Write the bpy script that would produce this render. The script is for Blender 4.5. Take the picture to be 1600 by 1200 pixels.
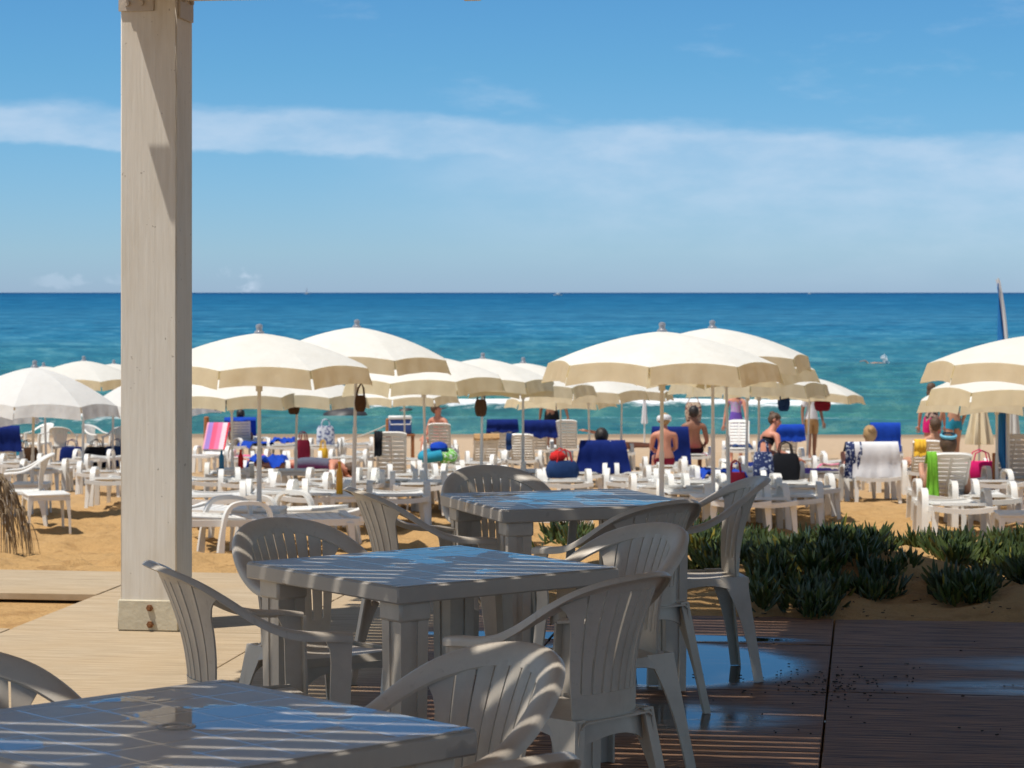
import bpy, math, random
import numpy as np
from mathutils import Vector, Matrix, Euler
R = math.radians
random.seed(7); np.random.seed(7)
scene = bpy.context.scene
for o in list(bpy.data.objects): bpy.data.objects.remove(o)
COL = scene.collection

# ------------------------------------------------------------------ camera
F, CH, HZ = 3800.0, 1.534, 457.0            # focal length in photo pixels, eye height, horizon row
cam_d = bpy.data.cameras.new('camera'); cam = bpy.data.objects.new('camera', cam_d); COL.objects.link(cam)
cam.location = (0, 0, CH); cam.rotation_euler = (R(90), 0, 0)
cam_d.sensor_width = 36; cam_d.lens = F / 1600 * 36; cam_d.shift_y = -(600 - HZ) / 1600
cam_d.clip_start = 0.1; cam_d.clip_end = 60000
cam_d.dof.use_dof = True; cam_d.dof.focus_distance = 7.4; cam_d.dof.aperture_fstop = 13.0
scene.camera = cam
scene.render.resolution_x, scene.render.resolution_y = 1024, 768
# ------------------------------------------------------------------ light
SUN_H = Vector((0.30, 0.235, -1.0))           # direction the light travels
SUN_H.rotate(Euler((0, 0, R(-8.3))))
sd = bpy.data.lights.new('sun', 'SUN'); sd.energy = 4.6; sd.angle = R(0.53); sd.color = (1.0, 0.94, 0.85)
sun = bpy.data.objects.new('sun', sd); COL.objects.link(sun)
sun.rotation_euler = SUN_H.to_track_quat('-Z', 'Y').to_euler(); sun.location = (-4, -2, 12)
to_sun = -SUN_H.normalized()
elev = math.asin(to_sun.z); azim = math.atan2(to_sun.x, to_sun.y)
w = bpy.data.worlds.new('World'); scene.world = w; w.use_nodes = True
N, L = w.node_tree.nodes, w.node_tree.links
N.clear()
def wn(t, **k):
    n = N.new(t)
    for a, v in k.items(): setattr(n, a, v)
    return n
out = wn('ShaderNodeOutputWorld'); bg = wn('ShaderNodeBackground'); bg.inputs['Strength'].default_value = 0.12
sky = wn('ShaderNodeTexSky', sky_type='NISHITA'); sky.sun_disc = False
sky.sun_elevation = elev; sky.sun_rotation = azim
sky.air_density = 1.0; sky.dust_density = 0.15; sky.ozone_density = 3.0; sky.altitude = 0
def wmath(op, a, b=None, c=None, clamp=False):
    n = wn('ShaderNodeMath', operation=op); n.use_clamp = clamp
    for i, v in enumerate((a, b, c)):
        if v is None: continue
        if isinstance(v, (int, float)): n.inputs[i].default_value = v
        else: L.new(v, n.inputs[i])
    return n.outputs[0]
tc = wn('ShaderNodeTexCoord'); sx = wn('ShaderNodeSeparateXYZ'); L.new(tc.outputs['Generated'], sx.inputs[0])
ay = wmath('MAXIMUM', wmath('ABSOLUTE', sx.outputs[1]), 0.08)
u_ = wmath('DIVIDE', sx.outputs[0], ay); v_ = wmath('DIVIDE', sx.outputs[2], ay)
def cloudnoise(su, sv, scale, detail, off):
    cx = wn('ShaderNodeCombineXYZ')
    L.new(wmath('MULTIPLY', u_, su), cx.inputs[0]); L.new(wmath('MULTIPLY', v_, sv), cx.inputs[1]); cx.inputs[2].default_value = off
    n = wn('ShaderNodeTexNoise'); n.inputs['Scale'].default_value = scale; n.inputs['Detail'].default_value = detail
    n.inputs['Roughness'].default_value = 0.58; L.new(cx.outputs[0], n.inputs['Vector']); return n.outputs['Fac']
def smooth(x, a, b):
    n = wn('ShaderNodeMapRange', interpolation_type='SMOOTHSTEP'); L.new(x, n.inputs['Value'])
    n.inputs['From Min'].default_value = a; n.inputs['From Max'].default_value = b; return n.outputs['Result']
n1 = cloudnoise(1.0, 3.2, 14, 9, 3.1)
n2 = cloudnoise(1.0, 2.6, 26, 8, 1.7)
n3 = cloudnoise(1.0, 1.0, 5, 3, 9.2)
ctr = wmath('ADD', wmath('MULTIPLY', u_, -0.035), 0.0615)              # cirrus bank: a streak that sinks to the right
dv = wmath('SUBTRACT', v_, ctr)
dv = wmath('ADD', dv, wmath('MULTIPLY', wmath('SUBTRACT', n1, 0.5), 0.021))
top = wmath('SUBTRACT', 1.0, smooth(dv, 0.006, 0.0125))
botL = smooth(dv, -0.0085, -0.005); botR = smooth(dv, -0.066, 0.0)
side = smooth(u_, -0.10, 0.06)
bot = wmath('ADD', wmath('MULTIPLY', botL, wmath('SUBTRACT', 1.0, side)), wmath('MULTIPLY', botR, side))
band = wmath('MULTIPLY', top, bot)
band = wmath('MULTIPLY', band, wmath('ADD', 0.26, wmath('MULTIPLY', smooth(n2, 0.3, 0.75), 0.34)))
wisp = wmath('MULTIPLY', smooth(n1, 0.56, 0.76), wmath('MULTIPLY', smooth(v_, 0.05, 0.075), 0.22))
n4 = cloudnoise(1.0, 1.35, 62, 6, 4.4)                                  # little cumulus heads low over the sea
cu = wmath('MULTIPLY', smooth(wmath('ADD', n4, wmath('MULTIPLY', wmath('ABSOLUTE', wmath('SUBTRACT', v_, 0.0065)), -28.0)), 0.42, 0.55), wmath('SUBTRACT', 1.0, smooth(wmath('ABSOLUTE', wmath('ADD', u_, 0.118)), 0.008, 0.02)))
cu2 = wmath('MULTIPLY', smooth(wmath('ADD', n4, wmath('MULTIPLY', wmath('ABSOLUTE', wmath('SUBTRACT', v_, 0.004)), -40.0)), 0.42, 0.55), wmath('SUBTRACT', 1.0, smooth(wmath('ABSOLUTE', wmath('ADD', u_, 0.178)), 0.012, 0.022)))
cloud = wmath('MAXIMUM', wmath('MAXIMUM', band, wisp), wmath('MAXIMUM', wmath('MULTIPLY', cu, 0.6), wmath('MULTIPLY', cu2, 0.25)), clamp=True)
tint = wn('ShaderNodeValToRGB'); L.new(wmath('MULTIPLY', v_, 3.0), tint.inputs[0])      # clear, deep Mediterranean blue over a pale horizon, low in the sky only
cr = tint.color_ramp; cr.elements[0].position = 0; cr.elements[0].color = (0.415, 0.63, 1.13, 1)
cr.elements[1].position = 1; cr.elements[1].color = (0.92, 0.85, 0.74, 1)  # upper sky, out of view, tinted brighter and warmer to lift the shade
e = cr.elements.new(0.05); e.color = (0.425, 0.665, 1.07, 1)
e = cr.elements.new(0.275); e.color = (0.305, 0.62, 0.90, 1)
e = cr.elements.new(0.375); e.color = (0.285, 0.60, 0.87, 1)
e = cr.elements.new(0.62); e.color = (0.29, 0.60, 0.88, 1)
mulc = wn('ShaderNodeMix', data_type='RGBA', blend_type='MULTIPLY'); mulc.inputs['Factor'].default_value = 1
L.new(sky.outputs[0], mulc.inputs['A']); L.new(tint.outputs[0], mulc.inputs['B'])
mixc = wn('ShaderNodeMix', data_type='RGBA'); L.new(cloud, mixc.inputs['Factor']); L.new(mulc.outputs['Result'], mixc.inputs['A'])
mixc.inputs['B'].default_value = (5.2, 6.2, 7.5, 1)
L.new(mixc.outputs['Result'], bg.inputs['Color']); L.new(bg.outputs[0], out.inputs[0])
vs = scene.view_settings
vs.view_transform = 'Standard'; vs.look = 'None'; vs.gamma = 1; vs.use_curve_mapping = False; vs.exposure = 0.0
cy = scene.cycles
cy.use_denoising = True; cy.max_bounces = 7; cy.diffuse_bounces = 3; cy.glossy_bounces = 3; cy.transmission_bounces = 3
cy.transparent_max_bounces = 6; cy.caustics_reflective = False; cy.caustics_refractive = False; cy.sample_clamp_indirect = 6
try: cy.use_adaptive_sampling = True; cy.adaptive_threshold = 0.015
except Exception: pass

# ------------------------------------------------------------------ helpers
def vnoise(x, y, seed=0):
    x = np.asarray(x, float); y = np.asarray(y, float)
    xi = np.floor(x).astype(np.int64); yi = np.floor(y).astype(np.int64); fx = x - xi; fy = y - yi
    fx = fx * fx * (3 - 2 * fx); fy = fy * fy * (3 - 2 * fy)
    def h(a, b):
        n = (a * 374761393 + b * 668265263 + seed * 974634777) & 0x7fffffff
        n = ((n ^ (n >> 13)) * 1274126177) & 0x7fffffff
        return ((n ^ (n >> 16)) & 0xffff) / 65535.0
    return (h(xi, yi) * (1 - fx) + h(xi + 1, yi) * fx) * (1 - fy) + (h(xi, yi + 1) * (1 - fx) + h(xi + 1, yi + 1) * fx) * fy
def fbm(x, y, seed=0, o=4):
    s = 0; a = 0.5; t = 0
    for i in range(o):
        s = s + a * vnoise(np.asarray(x) * 2 ** i, np.asarray(y) * 2 ** i, seed + i * 17); t += a; a *= 0.5
    return s / t
def sstep(a, b, x):
    t = np.clip((np.asarray(x, float) - a) / (b - a), 0, 1); return t * t * (3 - 2 * t)

class MB:
    def __init__(s): s.v = []; s.f = []; s.m = []; s.mi = 0; s.M = None
    def add(s, vs, fs):
        b = len(s.v)
        if s.M is not None: vs = [s.M @ Vector(p) for p in vs]
        s.v += [tuple(p) for p in vs]; s.f += [tuple(i + b for i in f) for f in fs]; s.m += [s.mi] * len(fs); return s
    def box(s, c, d, r=0.0, M=None):
        hx, hy, hz = d[0] / 2, d[1] / 2, d[2] / 2; c = Vector(c); vs = []; fs = []
        if r <= 0:
            vs = [Vector((x * hx, y * hy, z * hz)) for x in (-1, 1) for y in (-1, 1) for z in (-1, 1)]
            fs = [(0, 1, 3, 2), (4, 6, 7, 5), (0, 4, 5, 1), (2, 3, 7, 6), (0, 2, 6, 4), (1, 5, 7, 3)]
        else:
            r = min(r, hx * .95, hy * .95, hz * .95); ix = {}
            for x in (-1, 1):
                for y in (-1, 1):
                    for z in (-1, 1):
                        ix[(x, y, z)] = len(vs)
                        vs += [Vector((x * hx, y * (hy - r), z * (hz - r))), Vector((x * (hx - r), y * hy, z * (hz - r))), Vector((x * (hx - r), y * (hy - r), z * hz))]
            def q(a, k): return ix[a] + k
            for x in (-1, 1): f = [q((x, -1, -1), 0), q((x, 1, -1), 0), q((x, 1, 1), 0), q((x, -1, 1), 0)]; fs.append(f if x > 0 else f[::-1])
            for y in (-1, 1): f = [q((-1, y, -1), 1), q((-1, y, 1), 1), q((1, y, 1), 1), q((1, y, -1), 1)]; fs.append(f if y > 0 else f[::-1])
            for z in (-1, 1): f = [q((-1, -1, z), 2), q((1, -1, z), 2), q((1, 1, z), 2), q((-1, 1, z), 2)]; fs.append(f if z > 0 else f[::-1])
            for x in (-1, 1):
                for y in (-1, 1): f = [q((x, y, -1), 0), q((x, y, -1), 1), q((x, y, 1), 1), q((x, y, 1), 0)]; fs.append(f if x * y > 0 else f[::-1])
            for x in (-1, 1):
                for z in (-1, 1): f = [q((x, -1, z), 0), q((x, 1, z), 0), q((x, 1, z), 2), q((x, -1, z), 2)]; fs.append(f if x * z > 0 else f[::-1])
            for y in (-1, 1):
                for z in (-1, 1): f = [q((-1, y, z), 2), q((1, y, z), 2), q((1, y, z), 1), q((-1, y, z), 1)]; fs.append(f if y * z > 0 else f[::-1])
            for a in ix: fs.append((q(a, 0), q(a, 1), q(a, 2)) if a[0] * a[1] * a[2] > 0 else (q(a, 0), q(a, 2), q(a, 1)))
        if M is not None: vs = [M @ p for p in vs]
        return s.add([p + c for p in vs], fs)
    def loft(s, rings, cap=True, closed=True):
        n = len(rings[0]); vs = [p for r in rings for p in r]; fs = []
        for i in range(len(rings) - 1):
            for j in range(n if closed else n - 1):
                k = (j + 1) % n; fs.append((i * n + j, i * n + k, (i + 1) * n + k, (i + 1) * n + j))
        if cap and closed: fs.append(tuple(range(n))[::-1]); fs.append(tuple((len(rings) - 1) * n + j for j in range(n)))
        return s.add(vs, fs)
    def tube(s, pts, rad, n=8, cap=True):
        pts = [Vector(p) for p in pts]; rings = []; up = None
        for i, p in enumerate(pts):
            t = (pts[min(i + 1, len(pts) - 1)] - pts[max(i - 1, 0)]).normalized()
            if up is None: up = Vector((0, 0, 1)) if abs(t.z) < .9 else Vector((1, 0, 0))
            a = t.cross(up).normalized(); b = a.cross(t).normalized(); up = b
            r = rad[i] if isinstance(rad, (list, tuple)) else rad
            rings.append([p + a * (r * math.cos(2 * math.pi * k / n)) + b * (r * math.sin(2 * math.pi * k / n)) for k in range(n)])
        return s.loft(rings, cap)
    def lathe(s, prof, n=16, c=(0, 0, 0)):
        c = Vector(c)
        return s.loft([[c + Vector((r * math.cos(2 * math.pi * k / n), r * math.sin(2 * math.pi * k / n), z)) for k in range(n)] for r, z in prof])
    def ell(s, c, rad, nu=14, nv=10, M=None, fn=None):
        rings = []
        for i in range(nv + 1):
            a = -math.pi / 2 + math.pi * (i + .001) / (nv + .002); ring = []
            for k in range(nu):
                b = 2 * math.pi * k / nu; p = Vector((math.cos(a) * math.cos(b), math.cos(a) * math.sin(b), math.sin(a)))
                sc = fn(p) if fn else 1.0
                p = Vector((p.x * rad[0], p.y * rad[1], p.z * rad[2])) * sc
                if M is not None: p = M @ p
                ring.append(p + Vector(c))
            rings.append(ring)
        return s.loft(rings)
    def grid(s, P, thick=None):
        """P[i][j] points; thick gives a closed sheet."""
        n, m = len(P), len(P[0]); A = [Vector(p) for r in P for p in r]
        fs = [(i * m + j, i * m + j + 1, (i + 1) * m + j + 1, (i + 1) * m + j) for i in range(n - 1) for j in range(m - 1)]
        if thick is None: return s.add(A, fs)
        nr = [Vector((0, 0, 0)) for _ in A]
        for f in fs:
            k = (A[f[1]] - A[f[0]]).cross(A[f[3]] - A[f[0]])
            for i in f: nr[i] += k
        B = [a - (k.normalized() if k.length > 1e-12 else Vector((0, 0, 1))) * thick for a, k in zip(A, nr)]
        off = len(A); fb = [tuple(i + off for i in f[::-1]) for f in fs]
        bd = [i for i in range(m)] + [i * m + m - 1 for i in range(1, n)] + [(n - 1) * m + j for j in range(m - 2, -1, -1)] + [i * m for i in range(n - 2, 0, -1)]
        fe = [(bd[(k + 1) % len(bd)], bd[k], bd[k] + off, bd[(k + 1) % len(bd)] + off) for k in range(len(bd))]
        return s.add(A + B, fs + fb + fe)
    def mesh(s, name, mats, smooth=True, angle=38):
        me = bpy.data.meshes.new(name); me.from_pydata(s.v, [], s.f)
        for m in (mats if isinstance(mats, (list, tuple)) else [mats]): me.materials.append(m)
        me.polygons.foreach_set('material_index', s.m); me.polygons.foreach_set('use_smooth', [smooth] * len(s.f))
        me.update()
        if smooth and angle: me.set_sharp_from_angle(angle=R(angle))
        return me
    def build(s, name, mats, parent=None, smooth=True, angle=38): return link(name, s.mesh(name, mats, smooth, angle), parent)
def link(name, data, parent=None):
    o = bpy.data.objects.new(name, data); COL.objects.link(o)
    if parent is not None: o.parent = parent
    return o
def tag(o, label=None, cat=None, group=None, kind=None):
    for k, v in (('label', label), ('category', cat), ('group', group), ('kind', kind)):
        if v: o[k] = v
    return o
def empty(name, loc=(0, 0, 0), rz=0, label=None, cat=None, group=None):
    o = link(name, None); o.location = loc; o.rotation_euler = (0, 0, rz); return tag(o, label, cat, group)
def copy_tree(o, parent=None):
    c = o.copy(); COL.objects.link(c); c.parent = parent
    for ch in [k for k in bpy.data.objects if k.parent == o]: copy_tree(ch, c)
    return c
def cr_spline(P, n):
    P = [Vector(p) for p in P]; out = []
    for i in range(len(P) - 1):
        a, b, c, d = P[max(i - 1, 0)], P[i], P[i + 1], P[min(i + 2, len(P) - 1)]
        for k in range(n):
            t = k / n; out.append(0.5 * ((2 * b) + (c - a) * t + (2 * a - 5 * b + 4 * c - d) * t * t + (3 * b - a - 3 * c + d) * t ** 3))
    out.append(P[-1]); return out

# ------------------------------------------------------------------ materials
def mat(name):
    m = bpy.data.materials.new(name); m.use_nodes = True; nt = m.node_tree
    return m, nt, nt.nodes['Principled BSDF']
def nd(nt, t, ins=None, **k):
    n = nt.nodes.new(t)
    for a, v in k.items(): setattr(n, a, v)
    for a, v in (ins or {}).items():
        if hasattr(v, 'node'): nt.links.new(v, n.inputs[a])
        else: n.inputs[a].default_value = v
    return n
def ramp(nt, fac, stops, interp='LINEAR'):
    n = nt.nodes.new('ShaderNodeValToRGB'); nt.links.new(fac, n.inputs[0]); c = n.color_ramp; c.interpolation = interp
    while len(c.elements) < len(stops): c.elements.new(0.5)
    for e, (p, col) in zip(c.elements, stops):
        e.position = p; e.color = tuple(col) + (1,) if not isinstance(col, (int, float)) else (col, col, col, 1)
    return n.outputs[0]
def mth(nt, op, a, b=0.0, clamp=False): return nd(nt, 'ShaderNodeMath', {0: a, 1: b}, operation=op, use_clamp=clamp).outputs[0]
def mixrgb(nt, f, a, b, bt='MIX'):
    n = nd(nt, 'ShaderNodeMix', data_type='RGBA', blend_type=bt)
    for k, v in (('Factor', f), ('A', a), ('B', b)):
        if hasattr(v, 'node'): nt.links.new(v, n.inputs[k])
        else: n.inputs[k].default_value = v if k == 'Factor' else tuple(v) + (1,)
    return n.outputs['Result']
def noise(nt, vec, scale, detail=4, rough=.55): return nd(nt, 'ShaderNodeTexNoise', {'Vector': vec, 'Scale': scale, 'Detail': detail, 'Roughness': rough}).outputs['Fac']
def bump(nt, h, strength, dist): return nd(nt, 'ShaderNodeBump', {'Height': h, 'Strength': strength, 'Distance': dist}).outputs[0]
def coords(nt, kind='Object', scale=(1, 1, 1)):
    t = nd(nt, 'ShaderNodeTexCoord'); return nd(nt, 'ShaderNodeMapping', {'Vector': t.outputs[kind], 'Scale': scale}).outputs[0]
def simple(name, col, rough=.5, var=.15, scale=8, bmp=0, metal=0, spec=.5, bscale=None, trans=0):
    m, nt, b = mat(name); v = coords(nt)
    n = noise(nt, v, scale, 5)
    nt.links.new(mixrgb(nt, n, [c * (1 - var) for c in col], [min(1, c * (1 + var)) for c in col]), b.inputs['Base Color'])
    b.inputs['Roughness'].default_value = rough; b.inputs['Metallic'].default_value = metal; b.inputs['Specular IOR Level'].default_value = spec
    if bmp: nt.links.new(bump(nt, noise(nt, v, bscale or scale * 4, 4), bmp, .01), b.inputs['Normal'])
    if trans:
        tr = nd(nt, 'ShaderNodeBsdfTranslucent', {'Color': (col[0], col[1] * .94, col[2] * .72) + (1,)})
        mx = nd(nt, 'ShaderNodeMixShader', {0: trans, 1: b.outputs[0], 2: tr.outputs[0]})
        nt.links.new(mx.outputs[0], nt.nodes['Material Output'].inputs[0])
    return m
def plastic(name, col, dirt=(.30, .26, .20), amt=.35, rough=.32):
    m, nt, b = mat(name); v = coords(nt); oi = nd(nt, 'ShaderNodeObjectInfo').outputs['Random']
    v = nd(nt, 'ShaderNodeVectorMath', {0: v, 1: nd(nt, 'ShaderNodeCombineXYZ', {0: mth(nt, 'MULTIPLY', oi, 37.0), 1: mth(nt, 'MULTIPLY', oi, 11.0), 2: oi}).outputs[0]}, operation='ADD').outputs[0]
    a = noise(nt, v, 6, 6, .65); c = noise(nt, v, 45, 5, .7); scr = noise(nt, nd(nt, 'ShaderNodeMapping', {'Vector': v, 'Scale': (1, 1, .12)}).outputs[0], 38, 4, .7)
    k = mth(nt, 'MULTIPLY', ramp(nt, a, [(.42, 0.0), (.75, 1.0)]), amt)
    k2 = mth(nt, 'MULTIPLY', ramp(nt, c, [(.58, 0.0), (.72, 1.0)]), amt * .7)
    k3 = mth(nt, 'MULTIPLY', ramp(nt, scr, [(.60, 0.0), (.70, 1.0)]), amt * .8)
    base = mixrgb(nt, oi, [c_ * .92 for c_ in col], [min(1, c_ * 1.06) for c_ in col])
    nt.links.new(mixrgb(nt, mth(nt, 'MAXIMUM', mth(nt, 'MAXIMUM', k, k2), k3), base, dirt), b.inputs['Base Color'])
    nt.links.new(ramp(nt, a, [(.3, rough - .08), (.8, rough + .2)]), b.inputs['Roughness'])
    nt.links.new(bump(nt, noise(nt, v, 160, 3), .06, .004), b.inputs['Normal'])
    return m
M = {}
M['chair'] = plastic('weathered_white_plastic', (.66, .595, .505), (.36, .30, .23), .40, .38)
M['lounger'] = plastic('white_plastic', (.80, .79, .75), (.55, .50, .42), .25, .4)
M['pole'] = simple('white_pole', (.72, .72, .70), .4, .08)
M['cap'] = simple('grey_cap', (.42, .42, .44), .3, .05, metal=.5)
M['canvas'] = simple('cream_canvas', (.79, .765, .70), .85, .05, 3, .3, spec=.2, bscale=9, trans=.15)
M['canvas_hem'] = simple('cream_valance_canvas', (.88, .82, .67), .85, .07, 6, .3, spec=.2, bscale=16, trans=.5)
M['canvas_white'] = simple('white_canvas', (.84, .84, .83), .85, .04, 5, .15, spec=.2, bscale=60, trans=.35)
M['beige'] = simple('folded_beige_canvas', (.68, .58, .40), .9, .1, 6, .2, spec=.2)
M['skin'] = simple('skin', (.52, .27, .17), .5, .12, 9, spec=.35)
M['skin_red'] = simple('sunburnt_skin', (.60, .26, .17), .5, .14, 9, spec=.35)
M['skin_tan'] = simple('tanned_skin', (.30, .14, .085), .5, .12, 9, spec=.4)
M['hair'] = simple('brown_hair', (.10, .055, .03), .6, .3, 40, .4)
M['hair_dark'] = simple('dark_hair', (.02, .015, .013), .5, .3, 40, .4)
M['hair_blond'] = simple('blond_hair', (.40, .25, .11), .6, .3, 40, .4)
M['eye'] = simple('eye', (.03, .025, .02), .2, .05)
M['lip'] = simple('lip', (.40, .12, .10), .4, .05)
def cloth(name, col, var=.2): return simple(name, col, .9, var, 14, .35, spec=.15, bscale=220)
M['navy'] = cloth('navy_towelling', (.008, .022, .15), .3)
M['royal'] = cloth('royal_blue_towelling', (.012, .06, .42), .25)
M['white'] = cloth('white_towelling', (.78, .78, .80), .06)
M['green'] = cloth('green_towelling', (.20, .50, .05))
M['pink'] = cloth('pink_towelling', (.75, .16, .30))
M['magenta'] = cloth('magenta_cloth', (.72, .02, .18))
M['yellow'] = cloth('yellow_towelling', (.80, .48, .05))
M['red'] = cloth('red_cloth', (.60, .03, .03))
M['maroon'] = cloth('maroon_cloth', (.18, .012, .03))
M['black'] = cloth('black_cloth', (.015, .016, .02))
M['coral'] = cloth('coral_cloth', (.75, .14, .10))
M['purple'] = cloth('purple_cloth', (.18, .10, .48))
M['teal'] = cloth('teal_cloth', (.03, .28, .42))
M['brown'] = cloth('brown_leather', (.085, .045, .025))
M['tan'] = cloth('tan_cloth', (.46, .28, .13))
M['denim'] = cloth('denim', (.02, .05, .15))
M['wood_post'] = simple('orange_wood', (.36, .13, .04), .7, .25, 6, .2)
M['rope'] = simple('rope', (.55, .52, .46), .9, .1)
M['rust'] = simple('rusty_bolt', (.22, .09, .03), .8, .5, 60, .4)
M['steel'] = simple('painted_steel', (.50, .44, .38), .55, .18, 9, .15)
M['water_bottle'] = simple('blue_plastic', (.02, .16, .30), .2, .1)
M['amber'] = simple('amber_bottle', (.75, .38, .02), .2, .1)

def stripes(name, cols, axis, scale):
    m, nt, b = mat(name); v = coords(nt); s = nd(nt, 'ShaderNodeSeparateXYZ', {0: v}).outputs[axis]
    t = mth(nt, 'FRACT', mth(nt, 'MULTIPLY', s, scale)); n = len(cols)
    nt.links.new(ramp(nt, t, [(i / n, c) for i, c in enumerate(cols)], 'CONSTANT'), b.inputs['Base Color'])
    b.inputs['Roughness'].default_value = .9; b.inputs['Specular IOR Level'].default_value = .1
    return m
M['stripe'] = stripes('pink_striped_towelling', [(.75, .12, .22), (.35, .22, .55), (.8, .35, .45), (.7, .05, .08), (.75, .6, .65), (.8, .2, .35)], 0, 1.7)
def patches(name, a, b_, scale, thr=.5):
    m, nt, b = mat(name); v = coords(nt)
    k = ramp(nt, noise(nt, v, scale, 2), [(thr - .02, 0.0), (thr + .02, 1.0)])
    nt.links.new(mixrgb(nt, k, a, b_), b.inputs['Base Color']); b.inputs['Roughness'].default_value = .85; return m
M['floral'] = patches('navy_floral_cloth', (.015, .03, .12), (.55, .6, .7), 26, .58)
M['batik'] = patches('brown_print_cloth', (.05, .03, .035), (.55, .38, .30), 18, .5)
M['printbag'] = patches('printed_tan_cloth', (.55, .42, .30), (.22, .07, .06), 22, .52)
M['checkbag'] = patches('grey_print_plastic', (.62, .66, .74), (.10, .13, .28), 13, .54)
M['greenpatch'] = patches('green_and_white_print', (.16, .48, .06), (.75, .82, .7), 22, .56)

def canvas(name, col, stain, trans):
    m, nt, b = mat(name); oi = nd(nt, 'ShaderNodeObjectInfo').outputs['Random']
    v = nd(nt, 'ShaderNodeVectorMath', {0: coords(nt), 1: nd(nt, 'ShaderNodeCombineXYZ', {0: mth(nt, 'MULTIPLY', oi, 23.0), 1: mth(nt, 'MULTIPLY', oi, 51.0), 2: oi}).outputs[0]}, operation='ADD').outputs[0]
    k = mth(nt, 'MULTIPLY', ramp(nt, noise(nt, v, 2.2, 6, .65), [(.45, 0.0), (.75, 1.0)]), .5)
    k2 = mth(nt, 'MULTIPLY', ramp(nt, noise(nt, nd(nt, 'ShaderNodeMapping', {'Vector': v, 'Scale': (1, 1, .25)}).outputs[0], 15, 4, .6), [(.5, 0.0), (.75, 1.0)]), .35)
    c = mixrgb(nt, mth(nt, 'MAXIMUM', k, k2), mixrgb(nt, oi, [c_ * .95 for c_ in col], [min(1, c_ * 1.04) for c_ in col]), stain)
    nt.links.new(c, b.inputs['Base Color']); b.inputs['Roughness'].default_value = .85; b.inputs['Specular IOR Level'].default_value = .2
    nt.links.new(bump(nt, noise(nt, v, 7, 5), .4, .03), b.inputs['Normal'])
    tr = nd(nt, 'ShaderNodeBsdfTranslucent', {'Color': mixrgb(nt, 1.0, c, (1, .94, .74), 'MULTIPLY')})
    nt.links.new(nd(nt, 'ShaderNodeMixShader', {0: trans, 1: b.outputs[0], 2: tr.outputs[0]}).outputs[0], nt.nodes['Material Output'].inputs[0]); return m
M['canvas'] = canvas('cream_canvas', (.79, .77, .71), (.70, .66, .57), .15)
M['canvas_hem'] = canvas('cream_valance_canvas', (.93, .90, .80), (.89, .84, .70), .72)
M['canvas_white'] = canvas('white_canvas', (.84, .84, .83), (.72, .71, .68), .3)
# painted post: brushed paint over grained wood
m, nt, b = mat('painted_post'); v = coords(nt, scale=(1, 1, .06)); v2 = coords(nt)
g = noise(nt, v, 60, 6, .6); st = noise(nt, coords(nt, scale=(1, 1, .35)), 3.5, 4)
col = mixrgb(nt, ramp(nt, g, [(.35, 0.0), (.7, 1.0)]), (.70, .65, .57), (.78, .735, .66))
col = mixrgb(nt, mth(nt, 'MULTIPLY', ramp(nt, st, [(.5, 0.0), (.75, 1.0)]), .45), col, (.45, .35, .20))
spk = ramp(nt, noise(nt, v2, 34, 2), [(.72, 0.0), (.75, 1.0)])
col = mixrgb(nt, mth(nt, 'MULTIPLY', spk, .6), col, (.22, .17, .12))
nt.links.new(col, b.inputs['Base Color']); b.inputs['Roughness'].default_value = .55
nt.links.new(bump(nt, g, .25, .006), b.inputs['Normal']); M['post'] = m
# sand
m, nt, b = mat('sand'); v = coords(nt)
pos = nd(nt, 'ShaderNodeNewGeometry').outputs['Position']; py = nd(nt, 'ShaderNodeSeparateXYZ', {0: pos}).outputs[1]
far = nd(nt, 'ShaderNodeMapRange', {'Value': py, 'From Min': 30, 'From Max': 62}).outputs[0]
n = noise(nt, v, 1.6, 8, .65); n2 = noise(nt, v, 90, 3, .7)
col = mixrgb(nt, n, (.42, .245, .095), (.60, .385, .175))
col = mixrgb(nt, mth(nt, 'MULTIPLY', ramp(nt, noise(nt, v, 3.2, 6, .7), [(.50, 0.0), (.66, 1.0)]), .55), col, (.27, .14, .05))  # shade of trodden hollows painted in as darker patches
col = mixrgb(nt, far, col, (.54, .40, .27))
wet = nd(nt, 'ShaderNodeMapRange', {'Value': py, 'From Min': 67.5, 'From Max': 69.5}).outputs[0]
col = mixrgb(nt, wet, col, (.30, .22, .15))
col = mixrgb(nt, mth(nt, 'MULTIPLY', ramp(nt, n2, [(.52, 0.0), (.75, 1.0)]), .5), col, (.22, .13, .06))
nt.links.new(col, b.inputs['Base Color']); b.inputs['Roughness'].default_value = .95; b.inputs['Specular IOR Level'].default_value = .1
hh = mth(nt, 'ADD', noise(nt, v, 4.5, 6, .6), mth(nt, 'MULTIPLY', n2, .12))
nt.links.new(bump(nt, hh, .8, .10), b.inputs['Normal']); M['sand'] = m
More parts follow.
